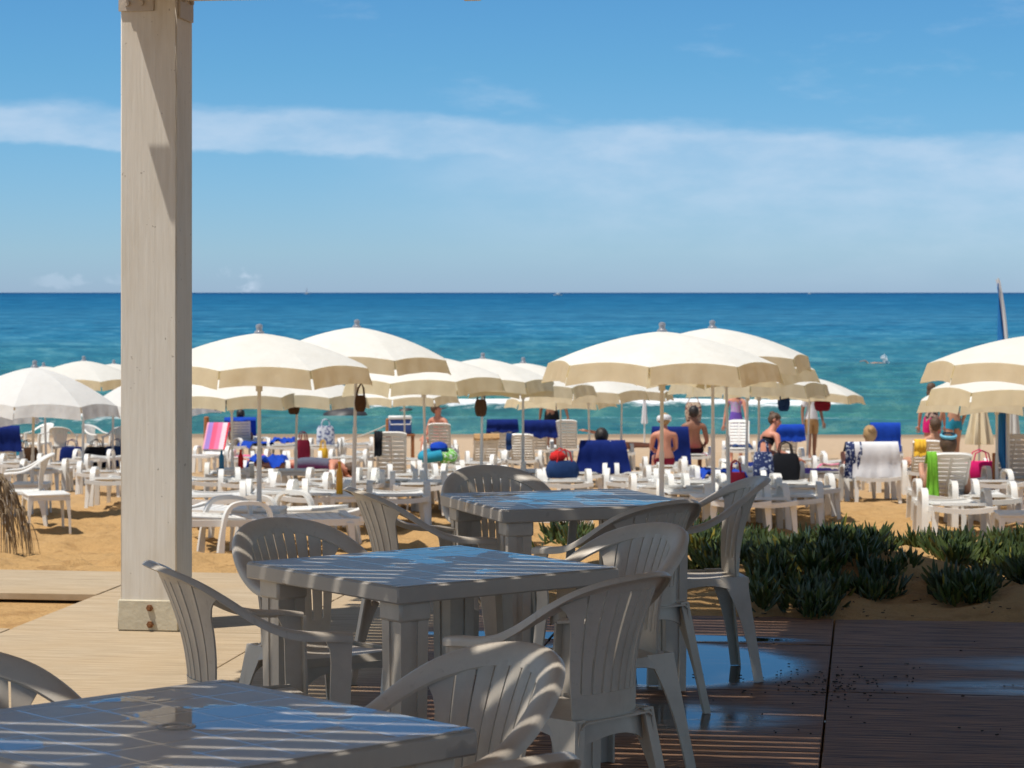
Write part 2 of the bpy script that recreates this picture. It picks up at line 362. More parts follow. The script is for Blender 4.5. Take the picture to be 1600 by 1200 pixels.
# deck: grooved composite boards, dry to the left and soaked to the right
m, nt, b = mat('deck_boards'); v = coords(nt); s = nd(nt, 'ShaderNodeSeparateXYZ', {0: v})
gr = noise(nt, coords(nt, scale=(.9, 22, 1)), 3.2, 8, .65); gr2 = noise(nt, coords(nt, scale=(2.5, 60, 1)), 4, 4, .7); bl = noise(nt, v, 1.3, 5)
ridge = mth(nt, 'PINGPONG', mth(nt, 'MULTIPLY', s.outputs[1], 40.0), 1.0)
dry = mixrgb(nt, ramp(nt, gr, [(.3, 0.0), (.72, 1.0)]), (.29, .215, .13), (.60, .49, .35))
dry = mixrgb(nt, mth(nt, 'MULTIPLY', ramp(nt, bl, [(.42, 0.0), (.7, 1.0)]), .5), dry, (.46, .33, .19))
wetc = mixrgb(nt, ramp(nt, gr, [(.40, 0.0), (.60, 1.0)]), (.085, .045, .027), (.42, .25, .155))
wetc = mixrgb(nt, ramp(nt, gr2, [(.55, 0.0), (.75, .6)]), wetc, (.46, .30, .20))
wx = mth(nt, 'ADD', s.outputs[0], mth(nt, 'MULTIPLY', mth(nt, 'SUBTRACT', bl, .5), .7))
wet = nd(nt, 'ShaderNodeMapRange', {'Value': wx, 'From Min': -2.1, 'From Max': -1.5}, interpolation_type='SMOOTHSTEP').outputs[0]
def ellipse(cx, cy, rx, ry):
    dx = mth(nt, 'DIVIDE', mth(nt, 'SUBTRACT', s.outputs[0], cx), rx); dy = mth(nt, 'DIVIDE', mth(nt, 'SUBTRACT', s.outputs[1], cy), ry)
    return mth(nt, 'SUBTRACT', 1.0, mth(nt, 'ADD', mth(nt, 'MULTIPLY', dx, dx), mth(nt, 'MULTIPLY', dy, dy)))
pud = mth(nt, 'MAXIMUM', ellipse(-.75, -.62, .74, .72), mth(nt, 'MULTIPLY', ellipse(1.05, -1.05, 1.0, .30), .30))
pud = mth(nt, 'MAXIMUM', pud, ellipse(-1.0, .12, 1.0, .14)); pud = mth(nt, 'MAXIMUM', pud, mth(nt, 'MULTIPLY', ellipse(1.2, -.45, 1.0, .34), .26))
pud = mth(nt, 'MAXIMUM', pud, mth(nt, 'MULTIPLY', ellipse(-.6, -1.9, .6, .45), .4)); pud = mth(nt, 'MAXIMUM', pud, mth(nt, 'MULTIPLY', ellipse(1.3, -2.3, .5, .2), .3))
pn = mth(nt, 'SUBTRACT', noise(nt, coords(nt, scale=(.7, 1.6, 1)), 4.5, 6, .6), .5)
pm = nd(nt, 'ShaderNodeMapRange', {'Value': mth(nt, 'ADD', pud, mth(nt, 'MULTIPLY', pn, 1.7)), 'From Min': -.30, 'From Max': .30}, interpolation_type='SMOOTHSTEP').outputs[0]
pm = mth(nt, 'MULTIPLY', pm, ramp(nt, pud, [(0.0, 0.0), (.42, 1.0)]))
brd = ramp(nt, mth(nt, 'FRACT', mth(nt, 'DIVIDE', mth(nt, 'ADD', s.outputs[1], 20.0), .1383)), [(0, 1.0), (.035, 1.0), (.05, 0.0)], 'CONSTANT')
wetc = mixrgb(nt, mth(nt, 'MULTIPLY', brd, .75), wetc, (.02, .013, .01)); dry = mixrgb(nt, mth(nt, 'MULTIPLY', brd, .14), dry, (.16, .10, .06))
col = mixrgb(nt, wet, dry, wetc); col = mixrgb(nt, pm, col, (.030, .022, .018))
nt.links.new(col, b.inputs['Base Color'])
rg = mth(nt, 'SUBTRACT', .78, mth(nt, 'MULTIPLY', wet, .20)); rg = mth(nt, 'ADD', rg, mth(nt, 'MULTIPLY', mth(nt, 'SUBTRACT', gr, .5), .35))
rg = mth(nt, 'MULTIPLY', rg, mth(nt, 'SUBTRACT', 1.0, mth(nt, 'MULTIPLY', pm, .985)), True)
nt.links.new(rg, b.inputs['Roughness']); nt.links.new(mth(nt, 'ADD', .10, mth(nt, 'MULTIPLY', pm, .42)), b.inputs['Specular IOR Level'])
hgt = mth(nt, 'ADD', mth(nt, 'MULTIPLY', ridge, .12), mth(nt, 'MULTIPLY', gr, 1.0))
hgt = mth(nt, 'MULTIPLY', hgt, mth(nt, 'SUBTRACT', 1.0, pm))
nt.links.new(bump(nt, hgt, .45, .006), b.inputs['Normal']); M['deck'] = m
# table top: pale plastic with rain water standing in patches
def table_top_material(seed, pools):
    m, nt, b = mat('wet_table_plastic'); v = coords(nt); vo = nd(nt, 'ShaderNodeMapping', {'Vector': v, 'Location': (seed * 3.1, seed * 1.7, 0)}).outputs[0]
    a = noise(nt, vo, 3.4, 4, .5); c = noise(nt, vo, 30, 4)
    sp_ = nd(nt, 'ShaderNodeSeparateXYZ', {0: v})
    reg = None
    for ex_, ey_, rx_, ry_ in pools:
        dx_ = mth(nt, 'DIVIDE', mth(nt, 'SUBTRACT', sp_.outputs[0], ex_), rx_); dy_ = mth(nt, 'DIVIDE', mth(nt, 'SUBTRACT', sp_.outputs[1], ey_), ry_)
        q_ = mth(nt, 'SUBTRACT', 1.0, mth(nt, 'ADD', mth(nt, 'MULTIPLY', dx_, dx_), mth(nt, 'MULTIPLY', dy_, dy_))); reg = q_ if reg is None else mth(nt, 'MAXIMUM', reg, q_)
    a = mth(nt, 'ADD', a, mth(nt, 'MULTIPLY', nd(nt, 'ShaderNodeClamp', {0: reg, 1: -1.0, 2: 1.0}).outputs[0], .09))
    pm = ramp(nt, a, [(.515, 0.0), (.535, 1.0)])
    col = mixrgb(nt, c, (.46, .42, .37), (.54, .50, .44))
    nt.links.new(mixrgb(nt, pm, col, (.40, .37, .33)), b.inputs['Base Color'])
    nt.links.new(ramp(nt, mth(nt, 'ADD', pm, mth(nt, 'MULTIPLY', c, .2)), [(.0, .36), (.3, .30), (.95, .015)]), b.inputs['Roughness'])
    edge = ramp(nt, a, [(.50, 0.0), (.545, 1.0)])
    nt.links.new(bump(nt, edge, .25, .004), b.inputs['Normal'])
    return m
M['groove'] = simple('table_groove_plastic', (.78, .75, .70), .04, .06)  # paler colour stands in for sky mirrored by water in the grooves
# ice plant
m, nt, b = mat('ice_plant_leaf'); v = coords(nt)
rnd = nd(nt, 'ShaderNodeAttribute', attribute_name='tone').outputs['Fac']
nt.links.new(ramp(nt, rnd, [(0, (.016, .030, .008)), (.5, (.052, .082, .018)), (.86, (.105, .135, .028)), (.965, (.22, .20, .03)), (1, (.40, .30, .03))]), b.inputs['Base Color'])
b.inputs['Roughness'].default_value = .42; M['ice'] = m
m, nt, b = mat('dry_frond'); v = coords(nt)
nt.links.new(mixrgb(nt, noise(nt, v, 7, 4), (.09, .055, .028), (.34, .25, .15)), b.inputs['Base Color']); b.inputs['Roughness'].default_value = .8; M['frond'] = m
# sea
m, nt, b = mat('sea_water'); pos = nd(nt, 'ShaderNodeNewGeometry').outputs['Position']; sp = nd(nt, 'ShaderNodeSeparateXYZ', {0: pos})
ly = mth(nt, 'LOGARITHM', sp.outputs[1], 10.0)
dn = noise(nt, nd(nt, 'ShaderNodeMapping', {'Vector': pos, 'Scale': (.006, .022, 1)}).outputs[0], 1.0, 5)
t = mth(nt, 'ADD', nd(nt, 'ShaderNodeMapRange', {'Value': ly, 'From Min': 1.84, 'From Max': 4.0}).outputs[0], mth(nt, 'MULTIPLY', mth(nt, 'SUBTRACT', dn, .5), .16))
streak = noise(nt, nd(nt, 'ShaderNodeMapping', {'Vector': nd(nt, 'ShaderNodeCombineXYZ', {0: mth(nt, 'DIVIDE', sp.outputs[0], sp.outputs[1]), 1: ly}).outputs[0], 'Scale': (11, 40, 1)}).outputs[0], 1.0, 6, .65)
col = ramp(nt, t, [(0, (.05, .20, .19)), (.05, (.022, .175, .165)), (.10, (.018, .165, .185)), (.16, (.018, .165, .235)), (.26, (.013, .148, .275)), (.46, (.006, .112, .245)), (.9, (.004, .075, .20)), (1, (.003, .05, .15))])
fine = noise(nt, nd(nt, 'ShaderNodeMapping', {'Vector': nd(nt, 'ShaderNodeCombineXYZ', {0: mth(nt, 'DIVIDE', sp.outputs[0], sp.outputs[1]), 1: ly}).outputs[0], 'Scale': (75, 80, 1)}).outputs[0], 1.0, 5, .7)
col = mixrgb(nt, 1.0, col, ramp(nt, fine, [(.36, (.6, .74, .80)), (.5, (1.1, 1.06, 1.04)), (.64, (3.4, 1.5, 1.28))]), 'MULTIPLY')  # light and dark of fine ripples put into the colour
col = mixrgb(nt, 1.0, col, ramp(nt, streak, [(.30, (.66, .74, .80)), (.5, (1, 1, 1)), (.70, (1.9, 1.30, 1.18))]), 'MULTIPLY')  # light and dark of distant wave bands, also put into the colour
foam = nd(nt, 'ShaderNodeAttribute', attribute_name='foam').outputs['Fac']
fn = noise(nt, nd(nt, 'ShaderNodeMapping', {'Vector': pos, 'Scale': (.8, 1.6, 1)}).outputs[0], 1.4, 6, .7)
fm = nd(nt, 'ShaderNodeMapRange', {'Value': mth(nt, 'ADD', foam, mth(nt, 'MULTIPLY', mth(nt, 'SUBTRACT', fn, .5), 1.3)), 'From Min': .38, 'From Max': .62}).outputs[0]
fm = mth(nt, 'MULTIPLY', fm, ramp(nt, foam, [(0, 0.0), (.15, 1.0)]))
n1 = noise(nt, nd(nt, 'ShaderNodeMapping', {'Vector': pos, 'Scale': (.35, 1.0, 1)}).outputs[0], .55, 6, .6)
n2 = noise(nt, nd(nt, 'ShaderNodeMapping', {'Vector': pos, 'Scale': (.03, .11, 1)}).outputs[0], .8, 5, .6)
nb_ = bump(nt, mth(nt, 'ADD', n1, mth(nt, 'MULTIPLY', n2, 4.0)), .9, .9)
df = nd(nt, 'ShaderNodeBsdfDiffuse', {'Color': mixrgb(nt, fm, col, (.80, .83, .84)), 'Normal': nb_}).outputs[0]
gl = nd(nt, 'ShaderNodeBsdfGlossy', {'Roughness': .12, 'Normal': bump(nt, mth(nt, 'ADD', n1, mth(nt, 'MULTIPLY', n2, 4.0)), .25, .8)}).outputs[0]
gf = mth(nt, 'MULTIPLY', ramp(nt, t, [(0, .42), (.12, .34), (.25, .22), (.5, .09), (.8, .06), (.93, .10), (1, .02)]), mth(nt, 'SUBTRACT', 1.0, fm))
gf = mth(nt, 'MULTIPLY', gf, ramp(nt, streak, [(.30, .65), (.5, 1.0), (.72, 1.0)]), True)
ms = nd(nt, 'ShaderNodeMixShader', {0: gf, 1: df, 2: gl}); nt.links.new(ms.outputs[0], nt.nodes['Material Output'].inputs[0]); nt.nodes.remove(b); M['sea'] = m
M['splash'] = simple('white_foam', (.85, .88, .9), .8, .05)

# ------------------------------------------------------------------ terrain
PR = np.array([(0, -.05), (12.6, -.05), (14, -.10), (16, -.30), (18, -.50), (20, -.68), (22, -.86), (24, -.98), (26, -1.06), (28, -1.14), (30, -1.22), (33, -1.36),
               (36, -1.50), (40, -1.70), (45, -1.92), (50, -2.10), (60, -2.40), (70.4, -2.60), (90, -3.4), (140, -5)])
def ground(x, y):
    x = np.asarray(x, float); y = np.asarray(y, float)
    z = np.interp(y, PR[:, 0], PR[:, 1])
    yy = y + .145 * (x - 1.4)                     # the deck edge runs a little askew
    k = sstep(-.3, .5, x) * (sstep(11.05, 11.8, yy) * .095 + sstep(11.8, 13.3, yy) * .055) * (1 - sstep(14.2, 17, yy))
    z = z + k
    nz = (fbm(x * 1.1, y * 1.1, 3) - .5) * .20 + (fbm(x * 3.2, y * 3.2, 9, 3) - .5) * .15 + (fbm(x * 8.0, y * 8.0, 19, 2) - .5) * .085
    amp = sstep(11.3, 12.2, yy) * np.where(x > -.2, 1, sstep(12.5, 13.2, y)) * (1 - .55 * sstep(26, 40, y)) * (1 - sstep(60, 68, y))
    return z + nz * amp
def hit(px, py):
    """the point of the beach seen at a photo position"""
    dx, dz = (px - 800) / F, (py - HZ) / F; lo = 11.0
    ys = np.arange(11.5, 75, .02); z = np.interp(ys, PR[:, 0], PR[:, 1]); ray = CH - dz * ys
    i = np.argmax(ray <= z) if (ray <= z).any() else len(ys) - 1
    y = float(ys[i]); x = dx * y; return Vector((x, y, float(ground(x, y))))
def at(px, Y, z=None):
    x = (px - 800) / F * Y; return Vector((x, Y, float(ground(x, Y)) if z is None else z))
def row_z(py, Y): return CH - (py - HZ) * Y / F
ys = np.concatenate([np.linspace(9, 20, 190), np.linspace(20.08, 36, 150), np.linspace(36.2, 95, 130)])
NX = 230; P = MB(); vs_ = []
for y in ys:
    hw = .22 * y + 2.5; xs = np.concatenate([np.linspace(-hw * 4 - 12, -hw - 1.5, 22)[:-1], np.linspace(-hw - 1.5, hw, NX - 42), np.linspace(hw, hw * 4 + 12, 22)[1:]]); zs = ground(xs, np.full(NX, y)); vs_ += [(a, y, c) for a, c in zip(xs, zs)]
fs_ = [(i * NX + j, i * NX + j + 1, (i + 1) * NX + j + 1, (i + 1) * NX + j) for i in range(len(ys) - 1) for j in range(NX - 1)]
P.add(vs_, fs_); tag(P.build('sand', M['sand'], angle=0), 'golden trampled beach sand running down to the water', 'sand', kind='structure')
g0 = MB(); g0.grid([[(x, y, -.06) for x in (-60, -16, 16, 60)] for y in (-30, 0, 9.02)])
tag(g0.build('ground', M['sand']), 'plain sand ground around the terrace', 'ground', kind='structure')

# sea: swell runs along the shore and breaks in the shallows
ys = np.concatenate([np.linspace(66, 130, 230), np.geomspace(130.4, 420, 190), np.geomspace(424, 45000, 70)]); NX = 210
Y = np.repeat(ys[:, None], NX, 1); tx = np.linspace(-1, 1, NX)[None, :]; X = (tx * .30 + np.sign(tx) * np.maximum(0, np.abs(tx) - .8) ** 2 * 18) * (Y + 46)
near = 1 - sstep(250, 420, Y)
ph = Y + 5 * (fbm(X * .02, Y * .02, 5) - .5) + X * .05
amp = (.20 + .28 * np.exp(-((Y - 84) / 12) ** 2) + .10 * np.exp(-((Y - 120) / 30) ** 2)) * (.4 + 1.2 * fbm(X * .045, Y * .03, 8, 3)) * sstep(68, 74, Y)
cres = (.5 + .5 * np.cos(2 * math.pi * ph / 9.5)) ** 3
Z = -2.6 + near * (amp * (cres - .3) + .14 * (fbm(X * .20, Y * .42, 2) - .5) * sstep(70, 78, Y) + .30 * (fbm(X * .035, Y * .12, 12, 3) - .5) * sstep(72, 90, Y))
foam = np.where(Y < 100, cres ** 2 * sstep(.40, .60, fbm(X * .11 + 2.3, Y * .07, 31, 3)) * sstep(74, 77, Y) * (1 - sstep(90, 99, Y)), 0)
foam = np.maximum(foam, .55 * np.exp(-((Y - 70.5 - 1.2 * (fbm(X * .2, X * 0, 4) - .5)) / .35) ** 2))
foam = np.maximum(foam, sstep(-9, -12.5, X + .2 * (Y - 80)) * np.exp(-((Y - 79) / 4.0) ** 2) * .85)       # white water inshore, far left
S = MB(); S.v = [(a, b_, c) for a, b_, c in zip(X.ravel(), Y.ravel(), Z.ravel())]
S.f = [(i * NX + j, i * NX + j + 1, (i + 1) * NX + j + 1, (i + 1) * NX + j) for i in range(len(ys) - 1) for j in range(NX - 1)]; S.m = [0] * len(S.f)
sea = S.build('sea', M['sea'], angle=0); tag(sea, 'blue green sea with low swell and small breakers inshore', 'sea', kind='structure')
at_ = sea.data.attributes.new('foam', 'FLOAT', 'POINT'); at_.data.foreach_set('value', foam.ravel().astype(np.float32))
rk = MB()
for px, py, s in ((540, 642, 1.5), (690, 641, .9), (716, 631, 1.1), (634, 641, .7)):
    Yk = F * (CH + 2.5) / (py - HZ); c = at(px, Yk, -2.6)
    q = random.random() * 9
    rk = MB(); rk.ell((0, 0, -.08), (s * .5, s * .3, .26), 18, 10, fn=lambda p: .8 + .4 * float(fbm(p.x * 2 + q, p.y * 2 + p.z * 2, 6)))
    o = rk.build('rock', simple('dark_rock', (.035, .032, .035), .5, .4, 6, .5)); o.location = c
    tag(o, {540: 'widest dark rock awash in the shallows behind the left parasols', 690: 'low dark rock in the surf beside the seated woman in coral',
            716: 'dark rock with white water behind, right of the woman in coral', 634: 'smallest dark rock awash left of the woman in coral'}[px], 'rock', 'rocks awash in the surf')

# ------------------------------------------------------------------ deck
DA = R(-8.3); D0 = Vector((1.392, 10.58, 0)); EX = Vector((math.cos(DA), math.sin(DA), 0)); EY = Vector((-math.sin(DA), math.cos(DA), 0))
dk = MB(); PW, PD = 1.24, 1.245
for i in range(-6, 6):
    for j in range(-12, 2):
        s0, t0 = i * PW, j * PD; ds, dt = PW, PD
        if i >= -1 and j == 1: continue
        if i >= -1 and j == 0: dt = .98
        if i == -2 and j == 1: dt = .72
        if i < -2 and j == 1: dt = 1.0 + .05 * (i % 2)
        if i <= -4 and j == 0: continue
        dz = random.uniform(-.002, .002)
        a = .004
        nb = 2
        dk.box((s0 + ds / 2, t0 + dt / 2, -.0175 + dz), (ds - 2 * a, dt - 2 * a, .035), .003)
deck = dk.build('deck', M['deck']); deck.location = D0; deck.rotation_euler = (0, 0, DA)
tag(deck, 'grooved timber terrace deck, sun bleached left and rain wet right', 'deck', kind='structure')

# ------------------------------------------------------------------ pergola (post in view, slatted roof overhead)
pg = empty('pergola', (-1.63, 11.16, 0), DA, 'cream painted timber pergola whose square post stands on the deck', 'pergola')
p = MB(); p.box((0, 0, 1.53), (.262, .262, 2.9), .006)
p.box((.03, -.1312, 1.53), (.0012, .0006, 2.86))
post = p.build('post', M['post'], pg)
p = MB(); p.box((0, 0, .07), (.283, .283, .14), .005); pb = p.build('post_base', simple('painted_base', (.56, .50, .37), .6, .28, 9, .3), pg)
for x, z in ((.01, .105), (.012, .03)):
    q = MB(); q.tube([(x, -.137, z), (x, -.152, z)], .016, 6); q.tube([(x, -.15, z), (x, -.165, z)], .009, 8); q.build('bolt', M['rust'], pb)
p = MB(); p.box((-.055, -.137, 2.88), (.165, .012, .14), .002); br = p.build('bracket', M['steel'], pg)
for x in (-.095, -.03):
    q = MB(); q.tube([(x, -.142, 2.845), (x, -.158, 2.845)], .013, 10); q.build('bolt', M['steel'], br)
p = MB(); p.box((.137, 0, 2.87), (.012, .22, .18), .002); br = p.build('bracket', M['steel'], pg)
for y in (-.06, .06):
    q = MB(); q.tube([(.142, y, 2.87), (.157, y, 2.87)], .013, 10); q.build('bolt', M['steel'], br)
def beam(c, d): q = MB(); q.box(c, d, .005); return q.build('beam', M['post'], pg)
beam((3.3, 0, 2.985), (6.9, .12, .22)); beam((-.045, -5.6, 2.985), (.12, 11.0, .22)); beam((3.3, -5.0, 2.985), (6.4, .12, .2)); beam((3.3, -10.5, 2.985), (6.4, .12, .2))
q = MB(); q.box((.235, -.05, 2.872), (.19, .05, .012), .002); q.build('cleat', M['post'], pg)
for k in range(1, 6): beam((k * 1.25, -4.6, 3.06), (.09, 11.9, .1))
q = MB(); rs = random.Random(5); y = 1.45; k = 0
while y > -10.6:
    wdt = rs.uniform(.073, .083)
    x0 = -.20 + rs.uniform(-.07, .04) - (.04 if k % 5 == 0 else 0)
    q.box(((x0 + 6.6) / 2, y, 3.125 + .004 * (k % 2)), (6.6 - x0, wdt, .012), .002)
    y -= .092; k += 1

for j_ in range(12):                                        # unseen mats added over the right half to keep sun stripes off
    xs_ = (2.0 if j_ < 5 else 2.5) + rs.uniform(-.3, .12); q.box(((xs_ + 6.62) / 2, 1.0 - j_ * 1.02, 3.19 + .004 * (j_ % 2)), (6.62 - xs_, 1.06, .003), .001)
for k in range(85):                                        # unseen boards added over the slats to break up the sun stripes
    x = rs.uniform(-.0, 2.2); y = rs.uniform(-10.4, 1.2); wd = rs.uniform(.15, .6)
    q.box((x + wd / 2, y, 3.15 + .0006 * k), (wd, rs.uniform(.2, .5), .006))
q.build('slat_roof', simple('pale_slats', (.46, .40, .32), .85, .25, 5, .2), pg)

# ------------------------------------------------------------------ armchairs
RIM = [(.246, -.225, .632), (.254, -.16, .640), (.257, -.09, .644), (.254, -.02, .658), (.244, .055, .692), (.222, .125, .737), (.184, .190, .776), (.128, .245, .802), (.066, .278, .814), (0, .288, .818)]
RIM = RIM + [(-a, b_, c) for a, b_, c in RIM[-2::-1]]
rim_pts = cr_spline(RIM, 5)
def rim_frame(i):
    t = (rim_pts[min(i + 1, len(rim_pts) - 1)] - rim_pts[max(i - 1, 0)]).normalized(); p = rim_pts[i]
    k = float(sstep(-.06, .26, p.y)); ax = Vector((p.x * 1.0, .0, 0)); 
    out_h = Vector((math.copysign(1, p.x) if abs(p.x) > 1e-6 else 0, 0, 0)) * (1 - k) + Vector((p.x * 1.7, .55, .62)) * k
    n0 = out_h - t * out_h.dot(t); out_h = n0.normalized() if n0.length > 1e-6 else Vector((0, 1, 0))
    nrm = t.cross(out_h); nrm.normalize()
    ref = Vector((0, -.75 * k, 1 - .3 * k))
    if nrm.dot(ref) < 0: nrm = -nrm
    return t, out_h, nrm
def chair_parts():
    parts = []
    # rim: one band, arm - back - arm, with a turned-down outer lip
    b = MB(); rings = []
    n = len(rim_pts)
    for i, p in enumerate(rim_pts):
        t, o, u = rim_frame(i); e = min(i, n - 1 - i); wd = (.0275 + .0065 * float(sstep(0, .22, p.y))) * (.86 + .14 * min(1, e / 6)); lip = .021
        pr = [(-wd, -.008), (-wd, .000), (-wd * .6, .0045), (0, .0065), (wd * .6, .0045), (wd * .92, -.001), (wd, -.007), (wd, -lip), (wd - .006, -lip), (wd - .007, -.010), (wd * .5, -.004), (-wd * .6, -.004), (-wd + .005, -.008)]
        rings.append([p + o * a + u * c for a, c in pr])
    b.loft(rings); parts.append(('armrest_rim', b))
    # back: curved panel of slats standing between the seat and the rim
    half = [q for q in rim_pts if q.x >= -1e-6]
    xs = np.array([q.x for q in half][::-1]); zs = np.array([q.z for q in half][::-1]); ysr = np.array([q.y for q in half][::-1])
    def pan(u, v):
        wt = .182; wb = .142; xt = wt * u
        m = np.argsort(xs); kx = xs[m]; good = ysr[m] > .02
        zt = float(np.interp(abs(xt), kx[good], zs[m][good])); yt = float(np.interp(abs(xt), kx[good], ysr[m][good]))
        top_ = Vector((xt, yt - .016, zt - .014)); bot_ = Vector((wb * u, .178 - .035 * u * u, .425))
        p = bot_.lerp(top_, v); p.y -= .022 * math.sin(math.pi * v) * (1 - .3 * u * u); p.x += .012 * u * math.sin(math.pi * v) * -1
        return p
    b = MB(); ns = 7; v0 = .17
    ed = [-.80 + 1.60 * i / ns for i in range(ns + 1)]
    for i in range(ns):
        g = .0115
        ua, ub = ed[i] + g, ed[i + 1] - g
        P_ = []
        for k in range(13):
            v = v0 + (1 - v0) * k / 12; tp = 0
            if k < 1: tp = -g * 0
            row = []
            for j in range(5):
                uu = ua + (ub - ua) * j / 4; q = pan(uu, v); q.y -= .004 * (1 - (2 * j / 4 - 1) ** 2); row.append(q)
            P_.append(row)
        b.grid(P_, .007)
    for sgn in (-1, 1):                                       # side columns, spreading into the rim
        P_ = []
        for k in range(15):
            v = k / 14; a = .80 + .0115; c = .955 + .02 * math.sin(v * 3) + .13 * max(0, (v - .72) / .28) ** 2
            if v < v0: a = .70
            row = [pan(sgn * (a + (c - a) * j / 4), v) for j in range(5)]
            if sgn > 0: row = row
            else: row = row[::-1]
            P_.append(row)
        b.grid(P_, .008)
    P_ = [[pan(-.86 + 1.72 * j / 16, -.12 + (v0 + .135) * k / 5) for j in range(17)] for k in range(6)]
    b.grid(P_, .0085); parts.append(('backrest', b))
    # seat
    b = MB(); P_ = []
    for i in range(15):
        v = i / 14; row = []
        for j in range(15):
            u = 2 * j / 14 - 1; y = -.20 + .405 * v; hw = .200 - .04 * v
            z = .425 - .018 * (1 - u * u) * math.sin(math.pi * min(1, v * 1.05)) - .006 * math.sin(v * 3)
            if v < .1: z -= .035 * ((.1 - v) / .1) ** 2; y += .012 * (.1 - v) / .1
            if abs(u) > .86: z -= .02 * ((abs(u) - .86) / .14) ** 2 - .006
            row.append(Vector((hw * u, y - .012 * (1 - u * u) * (1 - v), z)))
        P_.append(row)
    b.grid(P_, .006)
    for sgn in (-1, 1):                                       # side aprons under the seat
        P_ = [[Vector((sgn * (.199 - .04 * k / 12 + .012 * q), -.17 + .37 * k / 12, .425 - q * (.028 + .055 * (2 * k / 12 - 1) ** 2))) for q in (0, .5, 1)] for k in range(13)]
        if sgn < 0: P_ = [r_[::-1] for r_ in P_]
        b.grid(P_, .005)
    P_ = [[Vector((.192 * (2 * k / 12 - 1), -.200 + .0 * q, .395 - q * (.02 + .045 * (2 * k / 12 - 1) ** 4))) for q in (1, .5, 0)] for k in range(13)]
    b.grid(P_, .005)
    P_ = [[Vector((.155 * (2 * k / 12 - 1), .178 - .03 * (2 * k / 12 - 1) ** 2 + .004 + .01 * q, .425 - q * (.05 + .04 * (2 * k / 12 - 1) ** 2))) for q in (0, .5, 1)] for k in range(13)]
    b.grid(P_, .005); parts.append(('seat', b))
    # legs: open angle sections, broad at the top
    for sgn in (-1, 1):
        b = MB(); rings = []
        for k in range(17):
            z = .628 * (1 - k / 16); t_ = max(0, (.42 - z) / .42)
            wd = .062 - .02 * t_ + .03 * max(0, (z - .56) / .08) ** 2; y0 = -.228 - .022 * t_; x0 = sgn * (.258 - .02 * (1 - abs(z - .42) / .42 if z < .42 else 1 - (z - .42) / .21 * 1.0) + .018 * t_)
            th = .008; a = sgn
            if z < .012: wd += .004
            dp = .038 - .006 * t_
            rings.append([Vector((x0, y0, z)), Vector((x0, y0 + wd, z)), Vector((x0 - a * th, y0 + wd, z)), Vector((x0 - a * th, y0 + th, z)), Vector((x0 - a * dp, y0 + th, z)), Vector((x0 - a * dp, y0, z))])
        b.loft(rings); parts.append(('leg', b))
        b = MB(); rings = []
        for k in range(15):
            z = .43 * (1 - k / 14); t_ = 1 - z / .43
            wd = .040 + .075 * (1 - t_) ** 3; y1 = .192 + .055 * t_ ** 1.1; x0 = sgn * (.172 + .066 * t_)
            th = .008; a = sgn; dp = .042 - .008 * t_
            rings.append([Vector((x0, y1, z)), Vector((x0 - a * dp, y1, z)), Vector((x0 - a * dp, y1 - th, z)), Vector((x0 - a * th, y1 - th, z)), Vector((x0 - a * th, y1 - wd, z)), Vector((x0, y1 - wd, z))])
        b.loft(rings); parts.append(('leg', b))
    return parts
CP = chair_parts(); CS = .945
def chair_proto(material, loc):
    r = empty('armchair', loc)
    for n, b in CP: b.build(n, material, r, angle=50)
    return r
chairs = [  # back-top photo position, facing, label
    (243, 880, (.93, .36), 'armchair in front of the post, side on, facing right toward the middle table'),
    (428, 812, (.61, -.79), 'armchair behind the left corner of the middle table, facing the camera'),
    (552, 763, (.93, .36), 'armchair between middle and far tables, side on, facing the far table from left'),
    (758, 729, (.317, -.948), 'farthest armchair, its striped shaded back rising behind the far table'),
    (1056, 783, (-.66, .75), 'armchair seen from behind at the near side of the far table'),
    (1036, 820, (-.80, -.60), 'armchair at the right end of the middle table, striped by sunlight'),
    (1004, 897, (-.74, .67), 'armchair seen from behind with dark slatted back, near side of middle table'),
    (1190, 746, (-.99, -.12), 'armchair on the wet deck by the ice plants, facing left'),
    (820, 1010, (-.76, -.65), 'sun striped armchair at the right corner of the nearest table'),
    (-105, 1018, (.70, -.71), 'armchair cut by the left edge of the frame beside the nearest table'),
    (815, 1186, (-.68, .73), 'armchair at the bottom edge, only the top of its back showing')]
ch0 = chair_proto(M['chair'], (0, 0, 0))
for i, (px, py, fd, lab) in enumerate(chairs):
    Yb = F * (CH - .834 * CS) / (py - HZ); Xb = (px - 800) / F * Yb; fd = Vector((fd[0], fd[1], 0)).normalized()
    c = ch0 if i == 0 else copy_tree(ch0)
    c.location = Vector((Xb, Yb, 0)) + fd * (.292 * CS); c.scale = (CS, CS, CS); c.rotation_euler = (0, 0, math.atan2(fd.x, -fd.y))
    tag(c, lab, 'chair', 'white plastic armchairs around the terrace tables')

